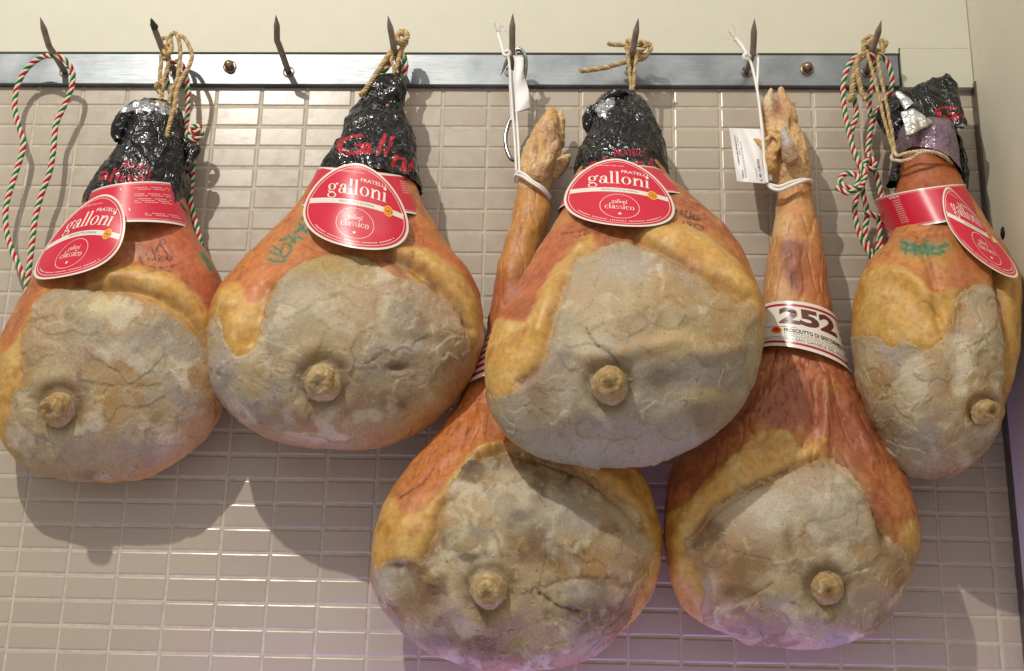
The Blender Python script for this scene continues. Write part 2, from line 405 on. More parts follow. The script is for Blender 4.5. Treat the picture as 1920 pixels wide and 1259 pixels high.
# ---- the rail with its hooks and cap nuts
rail = empty('hook_rail', (0.6, 0, (Z_RT+Z_RB)/2), 'long galvanised steel rail with eight pointed hooks fixed above the tiles', 'hook rail')
b = MB(); b.box(-0.3, X_RE, -TH, -0.0003, Z_RB, Z_RT); ob = b.build('rail_bar', M['rail'], rail)
bv = ob.modifiers.new('bevel', 'BEVEL'); bv.width = 0.0012; bv.segments = 3
def tube(P, rad, k=12, closed=False, cap=True, flat=None):
    """sweep; P (n,3), rad scalar or array -> V, F"""
    P = np.asarray(P, float); n = len(P); rad = np.broadcast_to(rad, (n,)).astype(float)
    T = np.gradient(P, axis=0); T /= np.linalg.norm(T, axis=1)[:, None]+1e-12
    a = np.cross(T[0], (0.3, 0.9, 0.2)); a /= np.linalg.norm(a); Fr = []
    for i in range(n):
        a = a-T[i]*(a@T[i]); a /= np.linalg.norm(a); Fr.append(a)
    Fr = np.array(Fr); Bn = np.cross(T, Fr); w = np.arange(k)*2*np.pi/k
    V = P[:, None]+rad[:, None, None]*(Fr[:, None]*np.cos(w)[None, :, None]+Bn[:, None]*np.sin(w)[None, :, None])
    V = V.reshape(-1, 3); F = []
    for i in range(n-1):
        for j in range(k): F.append((i*k+j, i*k+(j+1) % k, (i+1)*k+(j+1) % k, (i+1)*k+j))
    if cap:
        F.append(tuple(range(k))[::-1]); F.append(tuple((n-1)*k+j for j in range(k)))
    return V, F
HOOKS = [((122, 135), (93, 88), (75, 32)), ((328, 135), (302, 88), (284, 36)), ((541, 135), (520, 76), (517, 28)), ((752, 132), (739, 92), (727, 29)),
         ((957, 135), (960, 98), (961, 25)), ((1182, 133), (1186, 98), (1197, 34)), ((1400, 135), (1412, 101), (1415, 35)), ((1626, 135), (1637, 92), (1653, 38))]
hook_pts = []
for i, (b0, el, tp) in enumerate(HOOKS):
    B0 = W(*b0, -TH); E_ = W(*el, -0.066); T_ = W(*tp, -0.100)
    h = tag(empty('hook', tuple(B0), None, None)); h.parent = rail; h.location = tuple(B0-np.array(rail.location))
    # bend with a short radius, long pencil point
    a = B0+(E_-B0)*0.86; c = E_+(T_-E_)*0.14
    path = np.concatenate([np.linspace(B0, a, 8)[:-1], catmull([a, E_*0.8+(a+c)*0.1, c], 9)[:-1], np.linspace(c, T_, 14)])
    s_ = np.linspace(0, 1, len(path)); L = np.linalg.norm(path-T_, axis=1)
    r = 0.0040*np.clip(L/0.016, 0.06, 1)**0.9
    path += np.array([[vnoise(np.array([[s*3, i, k*5.]]), 1, 4)[0]*0.0006 for k in range(3)] for s in s_])
    V, F = tube(path, r, 14); o = mesh_ob('rod', V, F, M['hook'], None)
    o.parent = h; o.data.transform(Matrix.Translation(-Vector(B0)))
    b = MB(); tt = np.linspace(0, 2*np.pi, 21); ring = np.stack([B0[0]+0.0068*np.cos(tt), np.full(21, B0[1]-0.0006), B0[2]+0.0068*np.sin(tt)], 1)-B0
    b.add(*tube(ring, 0.0011, 8, cap=False)); o = b.build('collar', M['bolt'], None, True); o.parent = h
    hook_pts.append((B0, E_, T_))
# moss green stain of paint on the second hook's broken tip
b = MB(); B0, E_, T_ = hook_pts[1]
M['green_tape'] = simple('green_tape', (44, 58, 34), 0.7, bumps=((500, .8, 'noise'),), var=0.4, vscale=300, dist=.002)
pth = np.linspace(T_+(E_-T_)*0.36, T_+(T_-E_)*0.02, 12); V, F = tube(pth, 0.0048*np.array([.75, .95, .9, .98, .86, .85, .72, .62, .5, .38, .22, .06]), 14)
V += np.stack([vnoise(V, 0.003, k)*0.0012 for k in range(3)], 1)
o = mesh_ob('tape', V, F, M['green_tape'], None); o.parent = rail; o.data.transform(Matrix.Translation(-Vector(rail.location))); o['label'] = 'dark green ragged tape on the tip of one hook'
for (px, py) in ((431, 126), (1513, 130)):
    b = MB(); c = W(px, py, -TH)
    disc(b, c, (0, -1, 0), 0.0088, 0.0014, 24); 
    disc(b, c+np.array([0, -0.0014, 0]), (0, -1, 0), 0.0066, 0.0050, 6)
    disc(b, c+np.array([0, -0.0060, 0]), (0, -1, 0), 0.0056, 0.0038, 20, dome=0.0022)
    o = b.build('cap_nut', M['bolt'], None, True); o.parent = rail; o.data.transform(Matrix.Translation(-Vector(rail.location)))

# ------------------------------------------------------------------ lofted bodies
class Loft:
    def __init__(s, L, R, ymid, Tf, Tb, vc=None, n=380, nf=330, nb=90, ex=0.8, closed_bottom=True):
        """L, R contours (photo plane); ymid,Tf,Tb: [(py, value)] ; vc: py where the rounding of the bottom begins"""
        s.cl = catmull(L, 600); s.cr = catmull(R, 600); s.n, s.nf, s.nb, s.ex = n, nf, nb, ex
        s.ymid, s.Tf, s.Tb, s.vc = np.array(ymid, float), np.array(Tf, float), np.array(Tb, float), vc
        s.vb = s.cl[-1, 1]; s.closed = closed_bottom
    @staticmethod
    def _sp(tab, v):
        # smooth interpolation of a small table
        P = catmull(tab, 200) if len(tab) > 2 else tab
        return np.interp(v, P[:, 0], P[:, 1])
    def at(s, t, th):
        """t 0..1 down, th 0 (left) .. pi (right) front, pi..2pi back; arrays of one shape -> (...,3)"""
        q = np.clip(t, 0, 1)*(len(s.cl)-1); i = np.minimum(q.astype(int), len(s.cl)-2); f = (q-i)[..., None]
        l = s.cl[i]*(1-f)+s.cl[i+1]*f; r = s.cr[i]*(1-f)+s.cr[i+1]*f
        vm = (l[..., 1]+r[..., 1])/2
        ym = s._sp(s.ymid, vm); Tf = s._sp(s.Tf, vm); Tb = s._sp(s.Tb, vm)
        if s.vc is not None:
            k = np.sqrt(np.clip(1-(np.clip(vm-s.vc, 0, None)/(s.vb-s.vc))**2, 0, 1)); Tf = Tf*k; Tb = Tb*k
        Lp = unp(l[..., 0], l[..., 1], ym); Rp = unp(r[..., 0], r[..., 1], ym)
        c, sn = np.cos(th), np.sin(th)
        a = np.abs(sn)**s.ex
        P = (Lp+Rp)/2 - (Rp-Lp)/2*c[..., None]
        P[..., 1] += np.where(sn >= 0, -Tf*a, Tb*a)
        if getattr(s, 'drop', 0): P[..., 2] -= np.where(sn >= 0, a, -a)*s.drop
        return P
    def grid(s):
        # denser rows near the closed bottom
        t = np.linspace(0, 1, s.n); 
        if s.closed: t = 1-(1-t)**1.15; t = np.clip(t, 0, 0.9995)
        th = np.concatenate([np.linspace(0, np.pi, s.nf, endpoint=False), np.linspace(np.pi, 2*np.pi, s.nb, endpoint=False)])
        Tg, Hg = np.meshgrid(t, th, indexing='ij'); s.tg, s.hg = Tg, Hg
        return s.at(Tg, Hg)
def grid_normals(G, wrap=True):
    """G (n,m,3)"""
    du = np.gradient(G, axis=0)
    if wrap:
        dv = np.roll(G, -1, 1)-np.roll(G, 1, 1)
    else: dv = np.gradient(G, axis=1)
    N_ = np.cross(dv, du); N_ /= np.linalg.norm(N_, axis=2)[..., None]+1e-12
    return N_
def grid_faces(n, m, wrap=True):
    i = np.arange(n-1)[:, None]; j = np.arange(m if wrap else m-1)[None]
    j2 = (j+1) % m
    return np.stack([i*m+j, i*m+j2, (i+1)*m+j2, (i+1)*m+j], -1).reshape(-1, 4)
def mixc(A, c, w):
    """colour A (n,3) towards c by weight w"""
    c = np.asarray(c, float)
    if c.ndim == 1: c = lin(c)
    return A+(c-A)*w[:, None]
BODIES = {}
def build_body(key, lo, paint, parent, shrink=1.0):
    """mesh with sculpted detail and painted skin; lard as a second layer; returns dict"""
    G = lo.grid(); n, m = G.shape[:2]
    Nn = grid_normals(G)
    if Nn[n//2, lo.nf//2, 1] > 0: Nn = -Nn
    P0 = G.reshape(-1, 3); Np = Nn.reshape(-1, 3)
    px, py = proj(P0); front = (np.sin(lo.hg).reshape(-1) > -0.25)
    F_ = Field(px, py, 2.0)
    D = fbm(P0, 0.075, 3, 11+len(key))*0.0045 + fbm(P0, 0.020, 3, 5)*0.0011
    edge = np.clip(np.sin(lo.hg).reshape(-1), 0, 1)**0.5         # features fade before the silhouette
    res = paint(F_, P0, px, py)
    D = D+res['disp']*np.where(front, edge, 0)
    D = D + fbm(P0, 0.006, 2, 9)*0.00022
    P1 = P0+Np*D[:, None]
    col = res['col']
    faces = grid_faces(n, m)
    # close the bottom with a fan
    last = P1[(n-1)*m:].mean(0)
    ob = None
    V = np.concatenate([P1, last[None]]); C_ = np.concatenate([col, col[-1:]])
    capf = np.array([[(n-1)*m+j, (n-1)*m+(j+1) % m, n*m, n*m] for j in range(m)])
    # use thin quads for the cap by repeating rows instead of degenerate corners
    allf = faces
    ob = mesh_ob('body', P1, allf, M[res.get('mat', 'skin')], parent, True, col)
    bm = bmesh.new(); bm.from_mesh(ob.data); bm.verts.ensure_lookup_table()
    try:
        f = bm.faces.new([bm.verts[(n-1)*m+j] for j in range(m)][::-1]); f.smooth = True
    except ValueError: pass
    bm.to_mesh(ob.data); bm.free()
    if res.get('lard') is not None:
        th = res['lard']; G1 = P1.reshape(n, m, 3); N1 = grid_normals(G1); 
        if N1[n//2, lo.nf//2, 1] > 0: N1 = -N1
        # soften normals so that the layer follows the body
        P2 = P1+N1.reshape(-1, 3)*th[:, None]
        keep = (th > -0.0007)&front
        kf = keep[faces].all(1); fs = faces[kf]; used = np.unique(fs); re = -np.ones(len(P2), int); re[used] = np.arange(len(used))
        mesh_ob('lard_coating', P2[used], re[fs], M['lard'], parent, True, res['lcol'][used])
    fr = front
    BODIES[key] = (px[fr][::7], py[fr][::7], P1[fr][::7, 1])
    return ob
def depth_at(key, x, y, k=10):
    bx, by, bz = BODIES[key]; x = np.atleast_1d(x); y = np.atleast_1d(y); out = []
    for a, b_ in zip(x, y):
        d = (bx-a)**2+(by-b_)**2; i = np.argpartition(d, k)[:k]; out.append(bz[i].min())
    return np.array(out)

# ---- palettes
SK_OR = (188, 124, 68); SK_RED = (156, 86, 56); SK_YEL = (198, 152, 76); SK_PALE = (200, 168, 108); SK_BROWN = (132, 84, 46)
LD_BASE = (178, 158, 122); LD_BLUE = (158, 149, 134); LD_TAN = (168, 130, 76); LD_BROWN = (112, 84, 50); LD_PALE = (206, 193, 168); LD_PINK = (168, 138, 114)
def skin_base(P, px, py, red=0.5, seed=0):
    n = len(P); A = np.tile(lin(SK_OR), (n, 1))
    w = sm(-.35, .45, fbm(P, 0.045, 5, 20+seed)+(red-.5)*1.6); A = mixc(A, SK_RED, w*0.9)
    fine = fbm(P*np.array([1, 1, .6]), 0.009, 4, 33+seed); A = mixc(A, (206, 130, 84), sm(.05, .5, fine)*0.55)
    A = mixc(A, (116, 48, 26), sm(.08, .5, -fine)*0.5)
    st = fbm(P*np.array([1.7, 1.7, .5]), .030, 3, 240+seed, ridged=True, gain=.4); A = mixc(A, (112, 56, 36), sm(.66, .95, st)*.45*sm(-.1, .35, fbm(P, .05, 2, 241+seed)))
    A = mixc(A, (204, 144, 78), sm(.05, .5, fbm(P, 0.03, 4, 44+seed))*0.45)
    A = mixc(A, (128, 62, 36), sm(.15, .5, fbm(P, 0.018, 4, 47+seed))*0.4)
    A = mixc(A, (214, 160, 118), sm(.30, .55, fbm(P, 0.0035, 3, 49+seed))*0.5)
    return A
def yellow_col(P, seed=0, dark=0.0):
    A = np.tile(lin(SK_YEL), (len(P), 1))
    A = mixc(A, SK_PALE, sm(-.2, .5, fbm(P, 0.035, 4, 51+seed))*0.7)
    A = mixc(A, (218, 190, 130), sm(.1, .45, fbm(P, 0.016, 4, 65+seed))*0.45)
    A = mixc(A, (166, 106, 40), sm(0, .5, fbm(P, 0.022, 5, 61+seed))*0.7)
    A = mixc(A, (150, 118, 62), sm(.15, .6, fbm(P, 0.012, 4, 71+seed))*0.35)
    return mixc(A, SK_BROWN, np.full(len(P), dark))
def lard_col(P, px, py, seed=0, brown=0.3, h=None):
    A = np.tile(lin(LD_BASE), (len(P), 1))
    wp = P+np.stack([fbm(P, 0.05, 3, seed+k) for k in (1, 2, 3)], 1)*0.035
    A = mixc(A, LD_BLUE, sm(-.10, .28, fbm(wp, 0.085, 3, 81+seed))*0.9)
    A = mixc(A, LD_TAN, sm(-.06, .26, fbm(wp, 0.070, 4, 91+seed))*(0.62+0.35*brown))
    A = mixc(A, LD_PINK, sm(.02, .3, fbm(wp, 0.06, 3, 101+seed))*0.6)
    A = mixc(A, LD_BROWN, sm(.22-.40*brown, .60-.40*brown, fbm(wp, 0.045, 5, 111+seed))*(.45+.55*brown))
    A = mixc(A, LD_PALE, sm(.06, .36, fbm(wp, 0.036, 4, 121+seed))*0.8)
    A = mixc(A, (170, 134, 80), sm(.12, .42, fbm(wp, 0.026, 4, 126+seed))*0.6)
    A = mixc(A, (92, 68, 40), sm(.26, .55, fbm(wp, 0.018, 5, 131+seed))*(.3+.5*brown))
    A = mixc(A, (214, 204, 184), sm(.26, .5, fbm(P, 0.007, 4, 141+seed))*.35)
    A = mixc(A, (120, 100, 72), sm(.26, .55, fbm(P, 0.006, 4, 151+seed))*.3)
    return A
def flakes(P, seed=0, amp=0.0006):
    """knife-smeared terraces: overlapping thin layers that end in curved, slightly torn lips"""
    h = np.zeros(len(P)); lip = np.zeros(len(P))
    gate = sm(-.25, .25, fbm(P, .07, 2, seed+400))
    for k, (sc, thr) in enumerate(((0.10, -.02), (0.085, .14), (0.065, .20), (0.045, .30), (0.030, .42))):
        w = P+np.stack([fbm(P, 0.035, 2, seed+7*k+j) for j in range(3)], 1)*0.022+np.stack([fbm(P, 0.005, 3, seed+9*k+j) for j in range(3)], 1)*0.0011
        f = fbm(w*np.array([1, .6, 1.3]), sc, 2, seed+13*k+200, .28)-thr
        a = amp*(1.25-.15*k)*sm(-.35, .25, vnoise(P, .04, seed+k+300))
        h += sm(-.001, .005, f)*a
        # each layer thins away from its lip
        h -= sm(.0, .55, f)*a*.7
        lip += np.exp(-(f-.006)**2/(2*.005**2))*sm(-.2, .3, vnoise(P, .03, seed+k))
    h += gate*fbm(P*np.array([.5, 1, 1.6]), .012, 3, seed+77, ridged=True)*.00014
    # loose curled chips and pinholes
    c = fbm(P*np.array([1, 1, 1.6]), .0075, 2, seed+88); ch = sm(.46, .51, c)*(vnoise(P, .03, seed+89) > .05)
    h += ch*.0010; lip = np.maximum(lip, ch*.9)
    h -= sm(.44, .56, -fbm(P, .006, 2, seed+90))*.0009
    return h, np.clip(lip, 0, 1)
def ham_paint(spec):
    seed = spec.get('seed', 0)
    def f(F_, P, px, py):
        n = len(P); wob = fbm(P, 0.022, 4, seed+3)
        A = skin_base(P, px, py, spec.get('red', .5), seed); disp = np.zeros(n)
        oy = spec['ochre']; w = sm(oy[0], oy[1], py+wob*30); A = A+(yellow_col(P, seed+3, .10)-A)*(w*.92)[:, None]
        for (reg, soft, colr, amt) in spec.get('tints', []):
            d = F_.poly(reg)+wob*soft*1.2; A = mixc(A, colr, sm(-soft, soft, d)*amt)
        for reg, soft in spec.get('yellow', []):
            d = F_.poly(reg)+wob*9; w = sm(-soft, soft, d)
            A = A+(yellow_col(P, seed)-A)*w[:, None]; disp += w*0.0012
        if spec.get('wrinkle'): disp -= sm(.55, .95, fbm(P*np.array([1.7, 1.7, .5]), .030, 3, 240+seed, ridged=True, gain=.4))*spec['wrinkle']*sm(20, -20, py-spec['ochre'][0]+150)
        for (pts, wd, hgt) in spec.get('ridge', []):
            d = F_.line(pts); disp += np.exp(-(d/wd)**2)*hgt*1.35
        for (pts, wd, colr, amt) in spec.get('lines', []):
            d = F_.line(pts)+wob*wd*1.3; A = mixc(A, colr, np.exp(-(d/wd)**2)*amt*np.clip(.75+wob*1.5, .1, 1))
        for (cx, cy, rx, ry, hgt) in spec.get('bumps', []):
            q = ((px-cx)/rx)**2+((py-cy)/ry)**2; disp += np.exp(-q)*hgt
        # veins and fine wrinkles of the dried skin
        for (pts, wd, dep, colr, amt) in spec.get('cracks', []):
            d = F_.line(pts)+np.abs(fbm(P, .008, 3, 7))*wd*2.2; g = np.exp(-(d/wd)**2)*np.clip(.9+1.2*fbm(P, .02, 2, 77), 0, 1); disp -= g*dep; A = mixc(A, colr, g*amt)
        for (pts, wd) in spec.get('inks', []):       # hand-rolled green ink
            d = F_.line(pts)+fbm(P, .004, 3, 55)*wd*.9; A = mixc(A, GREEN, sm(wd*1.1, wd*.6, d)*np.clip(.92+fbm(P, .003, 3, 56)*.9, 0, .96)); A = mixc(A, (96, 128, 84), np.exp(-(d/(wd*2.5))**2)*.28)
        for (x0, y0, dx, dy, hh, txt, colr, amt, brk) in [q for q in spec.get('stamps', []) if q]:
            m_ = np.zeros(n, bool); Vt, T = text_tris(txt, 0.012)
            Q = np.stack([x0+Vt[:, 0]*dx-Vt[:, 1]*hh*(-dy)/max(1, math.hypot(dx, dy))*1.0, y0+Vt[:, 0]*dy-Vt[:, 1]*hh], 1)
            m_ = tri_mask(Q, T, px+fbm(P, .006, 2, 1)*3, py+fbm(P, .006, 2, 2)*3)
            A = mixc(A, colr, m_*amt*np.clip(brk+fbm(P, .004, 3, 91)*2.2, 0, 1))
        lard = None; lcol = None
        lmask = np.full(n, -99.)
        for reg in spec.get('lard', []): lmask = np.maximum(lmask, F_.poly(reg))
        if spec.get('lard'):
            for reg in spec.get('holes', []): lmask = np.minimum(lmask, -F_.poly(reg))
            rag = fbm(P, 0.012, 4, seed+15)*spec.get('rag', 12)+fbm(P, 0.05, 2, seed+16)*8
            e = lmask+rag
            fl, lip = flakes(P, seed, spec.get('flake', .0007))
            lard = np.clip(e*0.00016, -.0012, .0005)+np.where(e > 0, fl, -.0002)
            lard = np.where(e > 6, np.maximum(lard, .00035), lard)
            lcol = lard_col(P, px, py, seed, spec.get('brown', .3))
            lcol = mixc(lcol, (214, 204, 180), lip*0.35)
            # skin shows through where the coat is thin at its rim
            thin = sm(16, 0, e)*.55
            lcol = mixc(lcol, (178, 138, 84), thin*spec.get('thin', 1))
            for (reg, soft, colr, amt) in spec.get('ltints', []):
                d = F_.poly(reg)+wob*soft*1.1; lcol = mixc(lcol, colr, sm(-soft, soft, d)*amt)
            for (cx, cy, rx, ry, colr, amt) in spec.get('lblobs', []):
                q = ((px-cx)/rx)**2+((py-cy)/ry)**2; lcol = mixc(lcol, colr, np.clip(np.exp(-q)*1.25*(1+wob*.9), 0, 1)*amt)
            for (pts, wd, dep, colr, amt) in spec.get('lcracks', []):
                d = F_.line(pts)+np.abs(fbm(P, .008, 3, 17))*wd*2; g = np.exp(-(d/wd)**2); disp -= g*dep; lcol = mixc(lcol, colr, np.clip(g, 0, 1)*amt)
            A = mixc(A, (150, 116, 70), sm(-14, 4, e)*.35)
        ky = spec.get('knob')
        if ky:
            q = np.hypot(px-ky[0], py-ky[1])/ky[2]; disp += -0.0035*np.exp(-((q-1.25)/.35)**2)+.002*np.exp(-((q-2.0)/.5)**2)
            if lcol is not None: lcol = mixc(lcol, (122, 98, 62), np.exp(-((q-1.1)/.45)**2)*.6)
        return dict(col=np.clip(A, 0.002, 1), disp=disp, lard=lard, lcol=None if lcol is None else np.clip(lcol, .002, 1))
    return f
def knob(key, parent, cx, cy, r, out=0.026, seed=0, pale=0.0, dirx=0.0):
    """worn bone end: rough stump with a pitted tip"""
    y0 = float(depth_at(key, cx, cy, 30)[0]); c = W(cx, cy, y0+0.006)
    pr = r*np.linalg.norm(W(cx+1, cy, y0)-W(cx, cy, y0))
    n = 60; m = 72; prof_r = []; prof_h = []
    s_ = np.linspace(0, 1, n)
    rr = pr*np.where(s_ < .55, 1.30-.42*sm(0, .55, s_), .88*np.sqrt(np.clip(1-((s_-.55)/.45)**2.2, 0, 1)))
    hh = (out+.006)*np.where(s_ < .55, s_/.55*.72, .72+.28*np.sin((s_-.55)/.45*np.pi/2))
    w = np.linspace(0, 2*np.pi, m, endpoint=False)
    ax = np.array([dirx, -1.0, -0.24]); ax /= np.linalg.norm(ax); a = np.cross(ax, (0, 0, 1)); a /= np.linalg.norm(a); b_ = np.cross(ax, a)
    G = c+hh[:, None, None]*ax+rr[:, None, None]*(np.cos(w)[None, :, None]*a+np.sin(w)[None, :, None]*b_)
    P = G.reshape(-1, 3); ctr = c+ax*out*.35; d = P-ctr; d /= np.linalg.norm(d, axis=1)[:, None]
    sh = fbm(P, 0.022, 3, seed+5)*0.0040+fbm(P, 0.008, 5, seed+6, .65)*.0024
    off = ((P-(c+ax*(out+.006)))-0); tipd = np.linalg.norm((P-(c+ax*(out+.006)-b_*pr*-.18)), axis=1)
    sh -= 0.0022*np.exp(-(tipd/(pr*.32))**2)
    P = P+d*sh[:, None]
    A = np.tile(lin((168, 138, 88)), (len(P), 1)); A = mixc(A, (196, 172, 124), sm(-.1, .5, fbm(P, .01, 4, seed+7)))
    A = mixc(A, (150, 118, 74), sm(.05, .5, fbm(P, .008, 4, seed+8))*.7); A = mixc(A, (84, 62, 42), np.exp(-(tipd/(pr*.42))**2)*.85); A = mixc(A, (124, 96, 58), sm(.1, .4, fbm(P, .006, 4, seed+9))*.5)
    A = mixc(A, (172, 158, 132), np.clip(1-np.repeat(s_, m)*2.6, 0, 1)*.7)
    A = mixc(A, (210, 200, 178), np.full(len(P), pale))
    fc = grid_faces(n, m)
    return mesh_ob('bone_end', P, fc, M['bone'], parent, True, np.clip(A, 0, 1))

# ------------------------------------------------------------------ the six hams
GREEN = (16, 104, 84); BURN = (70, 34, 22); VEIN = (66, 26, 24); GROOVE = (112, 78, 58); PURP = (108, 76, 66)
SP = {}
SP['one'] = dict(ochre=(600, 700), seed=1, inks=[([(380, 480), (388, 492), (396, 504)], 4.0), ([(377, 474), (384, 480)], 3.0)], red=.55, brown=.3, rag=10, flake=.0011,
    L=[(250, 230), (225, 290), (195, 350), (155, 405), (108, 460), (78, 510), (52, 560), (26, 610), (6, 655), (-4, 700), (-6, 755), (0, 805), (20, 850), (58, 880), (108, 896), (160, 903), (205, 906)],
    R=[(325, 230), (333, 290), (340, 345), (354, 405), (373, 450), (398, 490), (413, 530), (421, 580), (425, 640), (425, 700), (421, 750), (406, 788), (380, 822), (345, 855), (300, 882), (255, 899), (205, 906)],
    ymid=[(230, -.055), (450, -.060), (700, -.062), (906, -.052)], Tf=[(230, .030), (340, .040), (450, .054), (600, .072), (750, .072), (906, .06)], Tb=[(230, .028), (450, .044), (700, .054), (906, .04)], vc=690,
    yellow=[([(150, 570), (170, 530), (215, 508), (250, 503), (310, 515), (355, 547), (386, 588), (400, 632), (408, 680), (430, 720), (424, 760), (400, 800), (360, 850), (300, 890), (330, 700), (250, 600)], 10),
            ([(88, 545), (62, 590), (32, 640), (0, 670), (-10, 760), (-5, 830), (40, 850), (60, 740), (70, 640), (110, 560)], 9)],
    lard=[[(88, 552), (130, 541), (200, 548), (250, 560), (310, 584), (350, 613), (380, 648), (397, 695), (408, 745), (398, 790), (350, 845), (280, 885), (190, 905), (110, 897), (40, 862), (10, 812), (20, 760), (40, 712), (44, 655), (62, 600)]],
    tints=[([(280, 430), (360, 430), (420, 540), (420, 640), (395, 600), (350, 530), (290, 500)], 14, (180, 80, 56), .5), ([(100, 470), (60, 560), (30, 620), (0, 640), (20, 700), (70, 600), (130, 540)], 10, (186, 106, 48), .8)],
    ridge=[([(215, 520), (260, 520), (315, 540), (360, 575), (395, 625), (405, 690)], 22, .006), ([(175, 545), (250, 548), (310, 570), (355, 603), (388, 645)], 9, -.0045), ([(70, 590), (30, 660), (10, 740)], 15, .003)],
    lines=[([(180, 545), (250, 547), (312, 570), (357, 604), (390, 648)], 12, (126, 92, 66), .6), ([(110, 548), (170, 536), (225, 530)], 14, (112, 76, 40), .7)],
    bumps=[(230, 600, 120, 50, .003), (250, 700, 70, 22, -.004), (270, 820, 120, 50, .004), (110, 640, 50, 70, .002)],
    cracks=[([(275, 478), (282, 461), (291, 479)], 2.3, .0007, BURN, .95), ([(291, 479), (300, 458), (315, 476)], 2.3, .0007, BURN, .95), ([(300, 452), (307, 446), (312, 452), (306, 457), (300, 452)], 1.8, .0006, BURN, .8), ([(318, 462), (326, 476), (318, 486)], 1.7, .0005, BURN, .7),
            ([(262, 476), (266, 493), (284, 502), (312, 503), (338, 494)], 2.4, .0007, BURN, .95), ([(288, 512), (300, 508), (320, 511)], 3, .0004, BURN, .5)],
    stamps=[(277, 493, 52, -3, 12, 'PARMA', BURN, .95, 1.0), ],
    lblobs=[(195, 578, 30, 18, (212, 196, 148), .7), (275, 852, 18, 24, (138, 104, 54), .7), (165, 890, 16, 10, (120, 96, 50), .7), (95, 640, 40, 40, LD_TAN, .35), (290, 780, 60, 26, (146, 118, 72), .45), (112, 735, 52, 26, (112, 92, 58), .6), (250, 720, 60, 14, (122, 100, 70), .55), (230, 640, 120, 40, LD_BLUE, .4), (200, 840, 120, 40, (172, 160, 140), .5)],
    lcracks=[([(150, 715), (190, 722), (250, 728), (300, 722)], 5, .0012, (110, 92, 62), .5)], ltints=[([(395, 640), (430, 700), (425, 780), (330, 880), (250, 905), (330, 820), (380, 740)], 20, (190, 146, 78), .75)],
    knob=(112, 764, 29))
